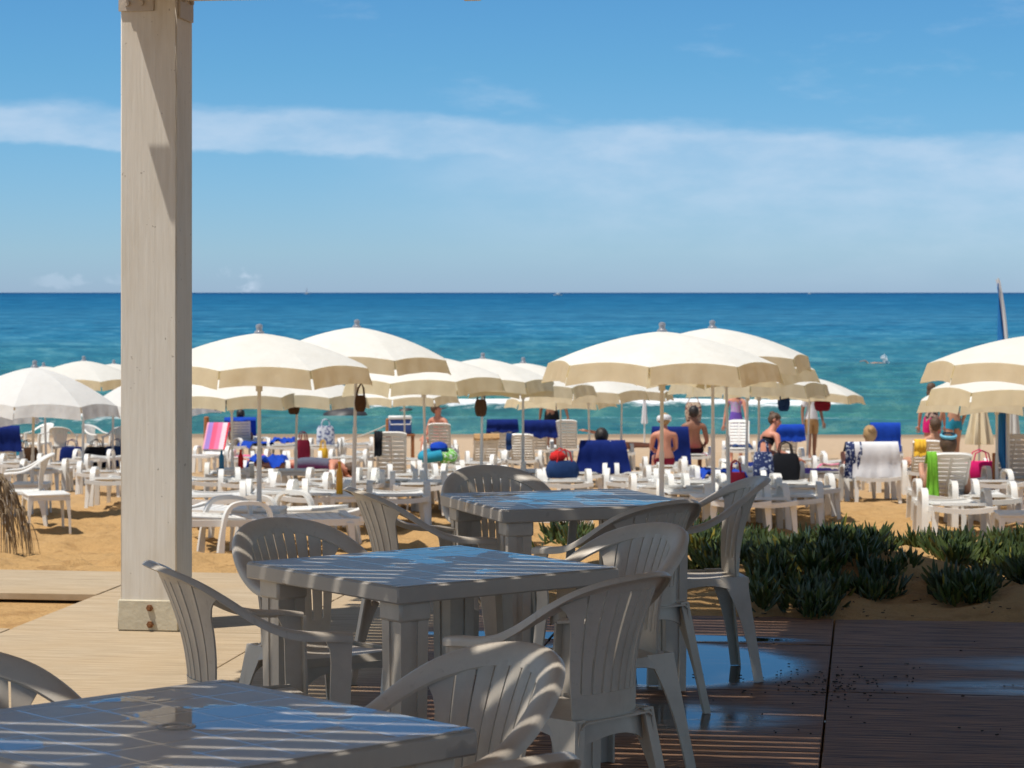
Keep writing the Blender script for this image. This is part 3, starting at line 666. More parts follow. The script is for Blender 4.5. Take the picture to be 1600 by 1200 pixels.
# ------------------------------------------------------------------ tables
def table(cx, cy, a, seed, label, pools):
    r = empty('table', (cx, cy, 0), a, label, 'table', 'square plastic tables on the terrace')
    tm = table_top_material(seed, pools)
    b = MB(); b.mi = 0
    h = .4
    b.box((0, 0, .6955), (.8, .8, .047), .005)
    rimw = .038; nt_ = 6; inner = h - rimw; sz = 2 * inner / nt_; g = .0030
    b.mi = 1; b.grid([[(-inner, -inner, .7213), (inner, -inner, .7213)], [(-inner, inner, .7213), (inner, inner, .7213)]])
    b.mi = 0
    for sgn in (-1, 1):
        b.box((0, sgn * (h - rimw / 2 - .002), .7202), (.792, rimw - .006, .0030), .0012); b.box((sgn * (h - rimw / 2 - .002), 0, .7200), (rimw - .006, .792 - 2 * rimw, .0030), .0012)
    for i in range(nt_):
        for j in range(nt_):
            x = -inner + sz * (i + .5); y = -inner + sz * (j + .5)
            b.box((x, y, .7202), (sz - 2 * g, sz - 2 * g, .0028), .0012)
    top = b.build('tabletop', [tm, M['groove']], r)
    if seed < 2: q = MB(); q.lathe([(.001, .7215), (.026, .7215), (.028, .7235), (.034, .724), (.037, .7228), (.037, .7205)], 28); q.build('hole_cap', M['chair'], top)
    for sx_ in (-1, 1):
        for sy_ in (-1, 1):
            q = MB(); cx_, cy_ = sx_ * .318, sy_ * .318
            q.box((cx_, cy_, .645), (.108, .108, .06), .008)
            rings = []
            for z, s in ((0, .84), (.008, .86), (.30, .93), (.63, 1.0)):
                w_ = .047 * s; c_ = .014
                pr = [(-w_, -w_), (-.012, -w_), (-.012, -w_ + .006), (.012, -w_ + .006), (.012, -w_), (w_, -w_), (w_, -.012), (w_ - .006, -.012), (w_ - .006, .012), (w_, .012), (w_, w_), (.012, w_), (.012, w_ - .006), (-.012, w_ - .006), (-.012, w_), (-w_, w_), (-w_, .012), (-w_ + .006, .012), (-w_ + .006, -.012), (-w_, -.012)]
                rings.append([Vector((cx_ + a_, cy_ + b_, z)) for a_, b_ in pr])
            q.loft(rings); q.build('leg', M['chair'], r)
    return r
table(-.628, 4.549, .7535, 1.3, 'nearest square tiled table with large puddles and a centre cap', [(.15, -.05, .10, .20), (.30, -.28, .10, .10), (-.1, .33, .2, .06), (-.33, .0, .06, .12)])
table(-.2425, 7.267, .6577, 2.2, 'middle square tiled table with sky blue water along its far side', [(.22, .22, .22, .2), (.05, .30, .2, .1), (.33, -.1, .06, .2)])
table(.2155, 9.586, .3231, 4.6, 'farthest square tiled table, between the beach chairs and the middle table', [(.1, .1, .25, .2), (-.2, -.1, .12, .12)])

# ------------------------------------------------------------------ ice plants and deck litter
lv = MB(); tone = []; rs = random.Random(11)
def leaf(base, d, ln, r, tn):
    d = d.normalized(); a = d.cross(Vector((0, 0, 1)))
    a = a.normalized() if a.length > .05 else Vector((1, 0, 0)); bb = a.cross(d)
    rings = []
    for t_, k in ((0, .55), (.25, 1.0), (.65, .85), (.9, .45), (1, .08)):
        c = base + d * (ln * t_) + Vector((0, 0, 1)) * (ln * .18 * t_ * t_)
        rings.append([c + a * (r * k * math.cos(q)) + bb * (r * k * math.sin(q)) for q in (1.57, 3.67, 5.76)])
    n0 = len(lv.v); lv.loft(rings); tone.extend([tn] * (len(lv.v) - n0))
def clump(x, y, sc=1.0):
    z = float(ground(x, y)); ct = rs.random() * .55; z += .10 * max(0, float(fbm(x * 2.6, y * 3.0, 77, 3)) - .38)
    for k in range(rs.randint(15, 22)):
        an = rs.uniform(0, 6.28); el = rs.uniform(.45, 1.45); ln = rs.uniform(.04, .072) * sc
        d = Vector((math.cos(an) * math.cos(el), math.sin(an) * math.cos(el), math.sin(el)))
        o = Vector((math.cos(an), math.sin(an), 0)) * rs.uniform(0, .06) * sc
        tn = min(.8, ct + rs.uniform(0, .35))
        if rs.random() < .025: tn = rs.uniform(.9, 1)
        leaf(Vector((x, y, z + rs.uniform(-.01, .045) * sc)) + o, d, ln, rs.uniform(.0062, .0092) * sc, tn)
cnt = 0
def scatter(n, fx, fy, keep=lambda x, y: True):
    for _ in range(n):
        px, Yk = rs.uniform(*fx), rs.uniform(*fy); x = (px - 800) / F * Yk
        if keep(px, Yk): clump(x, Yk, rs.uniform(.7, 1.35))
def gap(px, Yk): return fbm(px / 48, Yk * 2.4, 41, 3) > .47
scatter(190, (1680, 1900), (12.6, 14.7), gap)
scatter(620, (1075, 1680), (12.9, 14.7), gap)
scatter(40, (845, 925), (13.6, 14.8), gap)
scatter(150, (1180, 1315), (11.9, 13.2))
scatter(95, (1182, 1295), (11.42, 12.2), lambda px, Yk: fbm(px / 40, Yk * 3, 55, 2) > .42)
scatter(10, (1340, 1365), (11.9, 12.15))
scatter(26, (1310, 1420), (12.4, 13.1), gap)
scatter(16, (1340, 1400), (12.0, 12.4))
scatter(160, (1470, 1690), (12.2, 13.2), gap)
scatter(44, (1470, 1540), (11.75, 12.3))
scatter(20, (1060, 1180), (12.6, 13.2), gap)
ice = lv.build('ice_plant', M['ice'], angle=60); ta = ice.data.attributes.new('tone', 'FLOAT', 'POINT'); ta.data.foreach_set('value', tone)
tag(ice, 'dark green ice plants with finger-like leaves spreading over the sand', 'ground cover', kind='stuff')
lt = MB(); rs = random.Random(3)
for k in range(230):
    if k < 180: px, py = rs.gauss(1300, 62), rs.gauss(1070, 13)
    else: px, py = rs.uniform(1060, 1590), rs.uniform(985, 1150)
    if py < 978: continue
    Yk = F * CH / (py - HZ); x = (px - 800) / F * Yk; zz = 0
    if k % 3 == 0: px, Yk = rs.uniform(1060, 1600), rs.uniform(11.4, 12.4); x = (px - 800) / F * Yk; zz = float(ground(x, Yk))
    s = rs.uniform(.002, .007); an = rs.uniform(0, 3.14)
    lt.box((x, Yk, zz + .004), (s * (2.2 if not zz else 5), s, .004), .001, Matrix.Rotation(an, 3, 'Z'))
tag(lt.build('leaf_litter', simple('dark_litter', (.03, .022, .015), .8, .3)), 'dark leaf litter scattered over the wet deck joint', 'litter', kind='stuff')

# ------------------------------------------------------------------ dry palm at the left edge
c = at(-52, 21.5)
pl = empty('dry_palm', c, 0, 'low palm with dry drooping brown fronds at the left edge', 'palm')
q = MB(); q.tube([(0, 0, -.1), (.01, 0, .3), (.0, .01, .75)], [.11, .10, .07], 12); q.build('trunk', M['frond'], pl)
rs = random.Random(21)
for k in range(9):
    an = -1.1 + k * .33 + rs.uniform(-.1, .1) if k < 7 else rs.uniform(2, 4.4); q = MB(); ln = rs.uniform(.42, .60); tip = rs.uniform(.2, .5)
    pts = [Vector((math.cos(an) * ln * t_, math.sin(an) * ln * t_, .78 + .42 * t_ - (.75 + tip * .3) * t_ ** 2.3)) for t_ in [j / 9 for j in range(10)]]
    q.tube(pts, [.012 - .0009 * j for j in range(10)], 5)
    for j in range(2, 10):
        for sgn in (-1, 1):
            for e_ in range(2):
                d = Vector((-math.sin(an) * sgn * rs.uniform(.1, .5), math.cos(an) * sgn * rs.uniform(.1, .5), 0)) + Vector((math.cos(an), math.sin(an), 0)) * rs.uniform(.1, .5)
                l2 = rs.uniform(.28, .62); w_ = rs.uniform(.005, .011); P_ = []
                for t_ in [i / 5 for i in range(6)]:
                    cpt = pts[j] + d * (l2 * .5 * t_) + Vector((0, 0, .10 * t_ - l2 * 1.05 * t_ * t_))
                    sd_ = Vector((math.cos(an + 1.2 * e_), math.sin(an + 1.2 * e_), .2)) * (w_ * (1 - .8 * t_)); P_.append([cpt - sd_, cpt + sd_])
                q.grid(P_, .0015)
    q.build('frond', M['frond'], pl, angle=0)

# ------------------------------------------------------------------ parasols
def parasol_proto(canvas, ns=8, rise=.32, val=.165, seed=4):
    r = empty('parasol'); RR = 1.05; zt = 2.10
    def prof(t): return zt - rise * (.30 * t + .70 * t ** 1.9)
    b = MB(); P_ = []
    nt_, na = 9, 6
    for i in range(nt_ + 1):
        t = .03 + .97 * i / nt_; row = []
        for k in range(ns * na + 1):
            s = k / na; f = s - math.floor(s); a = 2 * math.pi * s / ns; am = 2 * math.pi * (math.floor(s) + .5) / ns
            ch = math.cos(math.pi / ns) / math.cos(a - am)
            sag = 4 * f * (1 - f); rad = RR * t * (ch * (1 - .025 * sag * t))
            row.append(Vector((rad * math.cos(a), rad * math.sin(a), prof(t) + .035 * sag * t * t)))
        P_.append(row)
    b.grid(P_[::-1], .004)
    can = b.build('canopy', canvas, r, angle=9)
    b = MB(); rs = random.Random(seed)
    for g in range(ns):
        P_ = []; m = 13
        for j in range(m):
            f = .012 + .976 * j / (m - 1); a = 2 * math.pi * (g + f) / ns; am = 2 * math.pi * (g + .5) / ns
            sag = 4 * f * (1 - f); ch = math.cos(math.pi / ns) / math.cos(a - am); rad = RR * ch * (1 - .025 * sag) + .004
            zt_ = prof(1) + .035 * sag; col_ = []
            for q in range(5):
                t = q / 4; wv = .016 * math.sin(f * (19 + 3 * ((g + seed) % 3)) + g * 1.7 + seed) * t + .052 * t + rs.uniform(-.004, .004) * t
                col_.append(Vector(((rad + wv) * math.cos(a), (rad + wv) * math.sin(a), zt_ - (val + .012 * math.sin(g * 2.2 + f * 4)) * t)))
            P_.append(col_)
        b.grid(P_, .003)
    b.build('valance', M['canvas_hem'] if canvas == M['canvas'] else canvas, can, angle=60)
    b = MB(); b.tube([(0, 0, .9), (0, 0, zt + .01)], .0175, 10); b.tube([(0, 0, -.25), (0, 0, 1.0)], .0235, 10); b.build('pole', M['pole'], r)
    b = MB(); b.lathe([(.05, zt - .012), (.047, zt + .012), (.030, zt + .022), (.028, zt + .05), (.033, zt + .055), (.030, zt + .075), (.008, zt + .085)], 14); b.build('finial', M['cap'], r)
    b = MB()
    for g in range(ns):
        a = 2 * math.pi * g / ns; d = Vector((math.cos(a), math.sin(a), 0))
        b.tube([d * (RR * t * .99) + Vector((0, 0, prof(t) - .012)) for t in (.03, .3, .6, .85, 1)], .006, 5)
        b.tube([Vector((0, 0, zt - .5)) + d * .02, d * (RR * .48) + Vector((0, 0, prof(.48) - .015))], .005, 5)
    b.tube([(0, 0, zt - .54), (0, 0, zt - .47)], .032, 10); b.build('rib_frame', M['pole'], r)
    return r
pu = {'c': parasol_proto(M['canvas']), 'd': parasol_proto(M['canvas'], 8, .345, .155, 9), 'e': parasol_proto(M['canvas'], 8, .30, .175, 14), 'w': parasol_proto(M['canvas_white'], 8, .47, .155)}
used = set()
GP = 'beach parasols'
parasols = [  # kind, finial x, finial y, radius px, rotation, lean (x,y), label
    ('c', 405, 506, 177, 9, (0, 0), 'big cream parasol just right of the post, pole through a low table'),
    ('c', 558, 499, 149, 4, (0, 0), 'big cream parasol second from the post, overlapping its left neighbour'),
    ('c', 660, 545, 129, 2, (0, 0), 'cream parasol tucked below and right of the two big left ones'),
    ('c', 755, 551, 112, 14, (0, 0), 'cream parasol in the middle with finial showing against the sea, left of a twin'),
    ('c', 818, 558, 110, 20, (0, 0), 'cream parasol in the middle right of its twin, touching the big right group'),
    ('c', 918, 578, 92, 6, (0, 0), 'small distant cream parasol under the left rim of the big right one'),
    ('c', 974, 582, 80, 30, (0, 0), 'small distant cream parasol farthest right in the middle gap, beside a furled white cloth'),
    ('c', 875, 590, 84, 17, (0, 0), 'small distant cream parasol whose underside shows below the middle pair'),
    ('c', 361, 575, 116, 25, (0, 0), 'cream parasol half hidden beneath the one beside the post, left pole'),
    ('c', 466, 574, 114, 8, (0, 0), 'cream parasol half hidden between the two big left ones, bag on its pole'),
    ('c', 630, 585, 84, 13, (0, 0), 'far cream parasol glimpsed below the big left pair near the woman in coral'),
    ('c', 1035, 503, 180, 13, (0, 0), 'biggest cream parasol of the right group, nearest and with a grey finial'),
    ('c', 1112, 500, 151, 27, (-1.5, 0), 'big cream parasol behind the biggest right one, pole leaning left'),
    ('c', 1132, 522, 140, 5, (0, 0), 'cream parasol whose valance shows just below the biggest right one'),
    ('c', 1170, 556, 118, 19, (0, 0), 'lowest cream parasol of the right group, valance over the woman in purple'),
    ('c', 1186, 560, 111, 33, (0, 0), 'cream parasol peeping out at the right rim of the right group'),
    ('c', 1270, 583, 82, 15, (5, 0), 'small tilted cream parasol sticking out right of the group over the sea'),
    ('c', 1632, 508, 178, 8, (0, 0), 'big cream parasol cut by the right edge of the frame'),
    ('c', 1612, 546, 158, 20, (0, 0), 'cream parasol directly behind the big one at the right edge'),
    ('c', 1556, 575, 122, 30, (0, 0), 'lower cream parasol at the right, over the two standing women'),
    ('w', 55, 563, 131, 21, (0, 0), 'bright white parasol at far left, foremost of the white ones'),
    ('w', 240, 577, 104, 12, (0, 0), 'bright white parasol mostly hidden behind the post'),
    ('c', 131, 556, 92, 4, (0, 0), 'cream parasol behind the foremost white one, left of the post'),
    ('c', 178, 562, 78, 17, (0, 0), 'far cream parasol whose top meets the left side of the post'),
    ('c', 68, 566, 80, 10, (0, 0), 'far parasol hidden behind the foremost white one but for its finial'),
    ('c', -72, 566, 80, 26, (0, 0), 'cream parasol whose rim just enters at the left edge'),
    ('w', -46, 590, 108, 9, (0, 0), 'white parasol at the left edge, below the cream rim'),
]
PB = {}
for ip, (kind, px, py, rp, rot, lean, lab) in enumerate(parasols):
    if kind == 'c': kind = 'cde'[ip % 3]
    lean = (lean[0] + 1.6 * math.sin(ip * 2.3), 0)
    Yk = F * 1.05 / rp; zt = row_z(py, Yk)
    base = at(px, Yk); hgt_ = zt - base.z
    o = pu[kind] if kind not in used else copy_tree(pu[kind]); used.add(kind)
    lx = R(lean[0]); o.rotation_euler = (0, lx, R(rot + 22.5))
    base.x -= math.sin(lx) * 2.1; o.location = (base.x, Yk, zt - 2.185 * math.cos(lx))
    tag(o, lab, 'parasol', GP); PB[px] = (base.copy(), Yk)

# ------------------------------------------------------------------ loungers
def lounger_proto(ang):
    r = empty('sun_lounger'); hy = -.12; hz_ = .355; ca, sa = math.cos(R(ang)), math.sin(R(ang)); BL = .80; HW = .275
    b = MB()
    for sgn in (-1, 1):
        P_ = [Vector((sgn * .285, y, .33 + .02 * max(0, abs(y) - .6))) for y in (-.93, -.6, -.1, .4, .8, .97)]
        b.loft([[p_ + Vector((dx, 0, dz)) for dx, dz in ((-.018, -.03), (.018, -.03), (.018, .03), (-.018, .03))] for p_ in P_])
    def bar(y, zc, sg=.028):
        rings = [[Vector((x, y, zc - sg * (1 - (x / .31) ** 2))) + Vector((0, dy, dz)) for dy, dz in ((-.035, -.034), (.035, -.034), (.035, .018), (-.035, .018))] for x in np.linspace(-.32, .32, 11)]
        b.loft(rings)
    bar(-.94, .36); bar(.96, .372); b.build('frame', M['lounger'], r)
    b = MB()
    for k in range(9):
        y = .02 + k * .104
        rings = [[Vector((x, y + dy, .362 - .016 * (1 - (x / HW) ** 2) + dz)) for dy, dz in ((-.045, -.012), (.045, -.012), (.045, 0), (-.045, 0))] for x in np.linspace(-HW, HW, 7)]
        b.loft(rings)
    b.build('seat', M['lounger'], r)
    b = MB(); mt = Matrix.Translation((0, hy, hz_)) @ Matrix.Rotation(R(-ang), 4, 'X'); b.M = mt
    # in its own plane: -y is toward the head
    for k in range(8):
        y = -.07 - k * .078
        for sgn in (-1, 1):
            b.box((sgn * .104, y, -.002), (.176, .064, .014), .004)
    b.box((0, -.345, 0), (.028, .69, .017), .004)
    for sgn in (-1, 1): b.box((sgn * .208, -.34, 0), (.034, .70, .03), .008)
    rings = [[Vector((x, -.68 - .035 * (1 - (x / .225) ** 4) + dy, dz)) for dy, dz in ((-.03, -.015), (.04, -.015), (.04, .015), (-.03, .015))] for x in np.linspace(-.225, .225, 13)]
    b.loft(rings); b.box((0, -.01, 0), (.42, .04, .026), .006)
    b.build('backrest', M['lounger'], r)
    for sgn in (-1, 1):
        b = MB(); pts = cr_spline([(sgn * .335, -.37, 0), (sgn * .33, -.35, .28), (sgn * .325, -.31, .44), (sgn * .323, -.22, .505), (sgn * .323, -.02, .505), (sgn * .325, .07, .44), (sgn * .33, .09, .30), (sgn * .335, .12, 0)], 4)
        rings = []
        for i, p_ in enumerate(pts):
            t = (pts[min(i + 1, len(pts) - 1)] - pts[max(i - 1, 0)]).normalized(); nn = Vector((1, 0, 0)).cross(t).normalized(); wd = .034; th = .017 + .012 * float(sstep(.35, .0, p_.z))
            rings.append([p_ + Vector((1, 0, 0)) * a * wd + nn * c_ * th for a, c_ in ((-1, -1), (1, -1), (1, 1), (-1, 1))])
        b.loft(rings); b.build('armrest', M['lounger'], r, angle=30)
    for sgn in (-1, 1):
        for y, o_ in ((-.85, -.05), (.84, .05)):
            b = MB(); rings = []
            for z, s in ((0, .022), (.15, .026), (.33, .036)):
                t = 1 - z / .33; rings.append([Vector((sgn * (.285 + .02 * t) + a * s, y + o_ * t + c_ * s * .9, z)) for a, c_ in ((-1, -1), (1, -1), (1, 1), (-1, 1))])
            b.loft(rings); b.build('leg', M['lounger'], r)
    return r
LP = {0: lounger_proto(3), 55: lounger_proto(55), 40: lounger_proto(40)}
lused = set(); LG = 'white plastic sun loungers on the beach'
def lounger(px, py, rz, ang, lab, dy=.93, sink=.0):
    base = hit(px, py) if py < 900 else at(px, py - 1000); a = R(rz)
    c = base + Vector((-math.sin(a), math.cos(a), 0)) * dy
    o = LP[ang] if ang not in lused else copy_tree(LP[ang]); lused.add(ang)
    z0 = float(ground(c.x, c.y)); e1 = c + Vector((-math.sin(a), math.cos(a), 0)) * .85; e0 = c * 2 - e1
    z1, zn = float(np.interp(e1.y, PR[:, 0], PR[:, 1])), float(np.interp(e0.y, PR[:, 0], PR[:, 1])); dr = Vector((-math.sin(a), math.cos(a), 0))
    o.location = (c.x, c.y, (z1 + zn) / 2 + .0 - sink)
    pit = math.atan2(z1 - zn, 1.7)
    o.rotation_euler = Euler((pit, 0, a)); tag(o, lab, 'sun lounger', LG); return o
LO = {}
raised = [
    ('A', 612, 778, 3, 55, 'empty raised lounger, largest slatted back, right of the lying woman'),
    ('B', 684, 738, -2, 55, 'tall raised lounger in front of the seated woman in coral'),
    ('C', 762, 752, 4, 40, 'raised lounger with tan cloth on its top edge, behind the farthest armchair'),
    ('D', 812, 750, -5, 40, 'raised lounger beside the tan topped one, right neighbour'),
    ('E', 884, 728, -3, 55, 'empty raised lounger with pale lit back right of the standing man'),
    ('F', 842, 730, 3, 55, 'raised lounger under a navy towel in front of the standing man'),
    ('G', 788, 728, 6, 55, 'raised lounger under a rumpled navy towel left of the standing man'),
    ('H', 944, 780, 2, 40, 'raised lounger hung with the big navy towel above the far table'),
    ('I', 1047, 752, -4, 55, 'raised lounger under a navy towel behind the woman in the white hat'),
    ('J', 1237, 744, 3, 55, 'raised lounger with blue towel across its top, behind right parasol poles'),
    ('K', 1386, 738, -4, 55, 'raised lounger under a royal blue towel on open sand'),
    ('L', 1373, 787, 3, 40, 'lounger under a white towel on the open sand at right'),
    ('M', 1452, 776, -6, 40, 'raised lounger with a yellow towel on its corner'),
    ('N', 1494, 826, -2, 40, 'raised lounger with a green towel hung down its left side'),
    ('O', 1598, 792, 0, 55, 'raised lounger half outside the right edge of the frame'),
    ('P', 374, 722, 4, 55, 'raised lounger occupied by the dark haired person in blue'),
    ('Q', 318, 740, 172, 55, 'lounger turned to the terrace with a pink striped towel'),
    ('R', 414, 722, -150, 40, 'white lounger back seen from its sunny side right of the person in blue'),
    ('S', 1155, 730, 175, 55, 'lounger turned to the terrace, sunny white back below the woman in purple'),
    ('T', 2, 748, 8, 55, 'lounger with blue towel cut by the left edge'),
]
for k, px, py, rz, ang, lab in raised: LO[k] = lounger(px, py, rz, ang, lab, dy=.93 if abs(rz) < 90 else -.6)
flat = [
    (232, 872, -68, 'flat lounger lying crosswise, half behind the post'),
    (540, 856, 62, 'flat lounger lying crosswise behind the middle table'),
    (428, 826, 3, 'flat lounger right of the low table under the parasol nearest the post'),
    (625, 830, 4, 'flat lounger left of the far table, behind an armchair'),
    (868, 868, 0, 'flat lounger seen below the top of the far table'),
    (1040, 812, 2, 'flat lounger directly behind the pole of the biggest right parasol'),
    (1158, 838, -2, 'flat lounger behind the arm of the rightmost armchair'),
    (1240, 832, -4, 'flat lounger nearest the ice plants, right of the rightmost armchair'),
    (1272, 812, 2, 'flat lounger edging the open sand beside the right parasols'),
    (1508, 850, -3, 'flat lounger in front of the green towel, behind the ice plants'),
    (98, 760, 4, 'flat lounger under the foremost white parasol, left of its right pole'),
    (130, 748, -4, 'flat lounger farthest back under the foremost white parasol'),
    (152, 778, 5, 'flat lounger right of the foremost white parasol pole, second nearest the post'),
    (170, 794, 0, 'flat lounger touching the left side of the post, lower one'),
    (58, 772, 3, 'flat lounger behind the dry palm fronds'),
    (22, 758, 2, 'flat lounger nearest the left edge behind the dry palm'),
    (384, 800, 6, 'flat lounger behind the low table under the parasol nearest the post'),
    (356, 782, 5, 'flat lounger beside the right side of the post, with arched armrests'),
    (510, 796, -3, 'flat lounger in front of the lying woman'),
    (470, 752, 3, 'flat lounger with cluttered belongings left of the print bag'),
    (440, 724, 2, 'far flat lounger near the waterline left of the print bag'),
    (381, 748, -2, 'flat lounger with a pink towel on its seat'),
    (492, 776, 12, 'flat lounger on which the grey suited woman lies'),
    (566, 772, 2, 'flat lounger between lying woman and the largest raised back'),
    (412, 776, 3, 'flat lounger with a blue blanket heaped on it'),
    (692, 776, 4, 'flat lounger behind the swim ring'),
    (850, 780, -2, 'flat lounger left of the navy bag with red cloth'),
    (888, 800, 3, 'flat lounger just right of the navy bag with red cloth'),
    (1006, 782, 3, 'flat lounger left of the woman in the white hat'),
    (1046, 766, 2, 'flat lounger on which the woman in the white hat sits'),
    (1086, 802, -2, 'flat lounger between the two poles right of the biggest parasol pole'),
    (1136, 792, 2, 'flat lounger spread with a blue towel in the right group'),
    (1238, 804, -3, 'flat lounger below the dark bags in the right group'),
    (1300, 780, 3, 'flat lounger on the edge of the right group, grey towel beneath'),
    (1310, 764, -2, 'flat lounger with a pink towel along its head end'),
    (1085, 742, -3, 'flat lounger on which the bare backed man sits'),
    (1205, 764, 6, 'flat lounger on which the reaching woman sits'),
    (968, 736, 3, 'far flat lounger with a person lying, arm raised'),
    (690, 728, 4, 'far flat lounger on which the woman in coral sits'),
    (730, 760, -8, 'flat lounger right of the swim ring'),
    (690, 800, 3, 'flat lounger between the third pole and the farthest armchair'),
    (720, 786, -5, 'flat lounger left of the farthest armchair, second row'),
    (650, 786, 6, 'flat lounger behind the third pole table'),
    (480, 828, -6, 'flat lounger between the crosswise lounger and the second big pole'),
    (330, 832, 5, 'flat lounger right against the post, behind the crosswise one'),
    (1075, 826, -4, 'flat lounger in front of the leaning pole'),
    (1105, 812, 6, 'flat lounger right of the leaning pole table'),
    (1200, 838, 5, 'flat lounger behind the ice plants, half behind the rightmost armchair back'),
    (1330, 756, 4, 'far flat lounger left of the white towel'),
    (905, 782, -6, 'flat lounger behind the far table, right of the navy bag'),
    (1060, 790, 4, 'flat lounger just left of the leaning pole'),
    (500, 724, -4, 'far flat lounger right of the print bag by the water'),
    (560, 722, 6, 'far flat lounger right beneath the rope'),
    (1420, 772, 5, 'flat lounger left of the yellow towel'),
    (1550, 832, -4, 'flat lounger at the right behind the ice plants'),
    (335, 796, 8, 'flat lounger tight behind the right side of the post'),
    (455, 808, -4, 'flat lounger just left of the second big parasol table'),
    (560, 802, 5, 'flat lounger right of the table under the second big parasol'),
    (610, 798, -6, 'flat lounger at the foot of the largest raised back'),
    (655, 806, 3, 'flat lounger between the third pole and the largest raised back'),
    (425, 752, 8, 'flat lounger behind the blue blanket, toward the water'),
    (535, 748, -5, 'flat lounger behind the print bag, toward the water'),
    (580, 738, 4, 'flat lounger near the rope, left of the cool box stand'),
    (640, 752, -4, 'flat lounger beside the cool box stand, right of it'),
    (915, 764, 5, 'flat lounger behind the navy bag with red cloth'),
    (985, 798, -4, 'flat lounger right of the big navy towel'),
    (1110, 772, 4, 'flat lounger behind the leaning pole, before the bare backed man'),
    (1165, 782, -6, 'flat lounger behind the one spread with blue towel'),
    (1185, 812, 3, 'flat lounger left of the maroon bag'),
    (1210, 786, 5, 'flat lounger just before the maroon bag'),
    (1262, 752, -4, 'far flat lounger by the person in the white shirt'),
    (1562, 800, 4, 'flat lounger right of the magenta clothes'),
    (1580, 770, -6, 'flat lounger behind the greyish furled parasol'),
    (760, 790, 6, 'flat lounger just behind the farthest armchair'),
    (810, 796, -3, 'flat lounger at the pole of the middle twin parasol'),
]
for i, (px, py, rz, lab) in enumerate(flat): LO[lab] = lounger(px, py, rz, 0, lab)
# ------------------------------------------------------------------ low beach tables at the poles
def side_table_proto():
    r = empty('low_table'); b = MB(); b.box((0, 0, .425), (.46, .46, .03), .01)
    for sgn in (-1, 1):
        for ax in (0, 1):
            c_ = (0, sgn * .212, .39) if ax else (sgn * .212, 0, .39); b.box(c_, (.40, .014, .05) if ax else (.014, .40, .05), .003)
    b.build('tabletop', M['lounger'], r)
    for sx_ in (-1, 1):
        for sy_ in (-1, 1):
            b = MB(); rings = []
            for z, s in ((0, .022), (.2, .028), (.30, .04), (.41, .06)):
                t = 1 - z / .41; c_ = Vector((sx_ * (.225 + .01 * t), sy_ * (.225 + .01 * t), z))
                rings.append([c_ + Vector((-sx_ * a, -sy_ * d, 0)) for a, d in ((0, 0), (s, 0), (s, .012), (.012, .012), (.012, s), (0, s))] if sx_ * sy_ > 0 else [c_ + Vector((-sx_ * a, -sy_ * d, 0)) for a, d in ((0, s), (.012, s), (.012, .012), (s, .012), (s, 0), (0, 0))])
            b.loft(rings); b.build('leg', M['lounger'], r)
    return r
TP = side_table_proto(); TG = 'low white tables at the parasol poles'
for i, (px, lab) in enumerate([(405, 'low white table pierced by the pole of the parasol nearest the post'), (558, 'low white table at the pole of the second big left parasol'),
        (660, 'low white table at the third pole from the post'), (818, 'low white table at the pole of the middle twin parasol on the right'), (1035, 'low white table at the pole of the biggest right parasol'),
        (1112, 'low white table at the leaning pole'), (1132, 'low white table at the pole right of the leaning one'), (1632, 'low white table at the right edge behind the ice plants'),
        (55, 'low white table at the pole of the foremost white parasol'), (361, 'low white table at the far pole beside the post'), (1170, 'low white table below the reaching woman'),
        (466, 'low white table at the pole with the brown strapped bag'), (755, 'low white table at the middle pole with the brown shoulder bag'), (1186, 'low white table among the clustered right poles'), (875, 'low white table at the far pole by the navy towels')]):
    o = TP if i == 0 else copy_tree(TP); c_, Yk = PB[px]; x = c_.x if px != 1632 else (1596 - 800) / F * Yk
    o.location = (x, Yk, float(ground(x, Yk)) - .01); o.rotation_euler = (0, 0, R(random.uniform(-8, 8))); tag(o, lab, 'side table', TG)
# white armchair on the sand at left, and the tables and chairs under the far left parasols
cw = chair_proto(M['lounger'], (0, 0, 0)); c_ = hit(40, 826); cw.location = c_; cw.rotation_euler = (0, 0, R(-80)); tag(cw, 'white plastic armchair standing on the sand behind the dry palm', 'chair')
o = copy_tree(TP); c_ = hit(72, 832); o.location = c_; o.rotation_euler = (0, 0, R(20)); tag(o, 'low white table on open sand beside the white armchair', 'side table', TG)
for i, (px, rz, lab) in enumerate([(12, 30, 'leftmost white chair in the shade of the far left parasols'), (62, -40, 'white chair by the teal bag in the far left shade'), (98, 170, 'white chair left of the blue bag in the far left shade'),
        (150, 60, 'white chair right of the blue bag in the far left shade'), (184, -20, 'white chair nearest the post in the far left shade')]):
    o = copy_tree(cw); o.location = at(px, 52 + (i % 2) * 1.5); o.rotation_euler = (0, 0, R(rz)); tag(o, lab, 'chair', 'white chairs under the far left parasols')
for o in [k for k in bpy.data.objects if k.get('label') == 'white plastic armchair standing on the sand behind the dry palm']: o['group'] = 'white plastic armchairs on the beach'

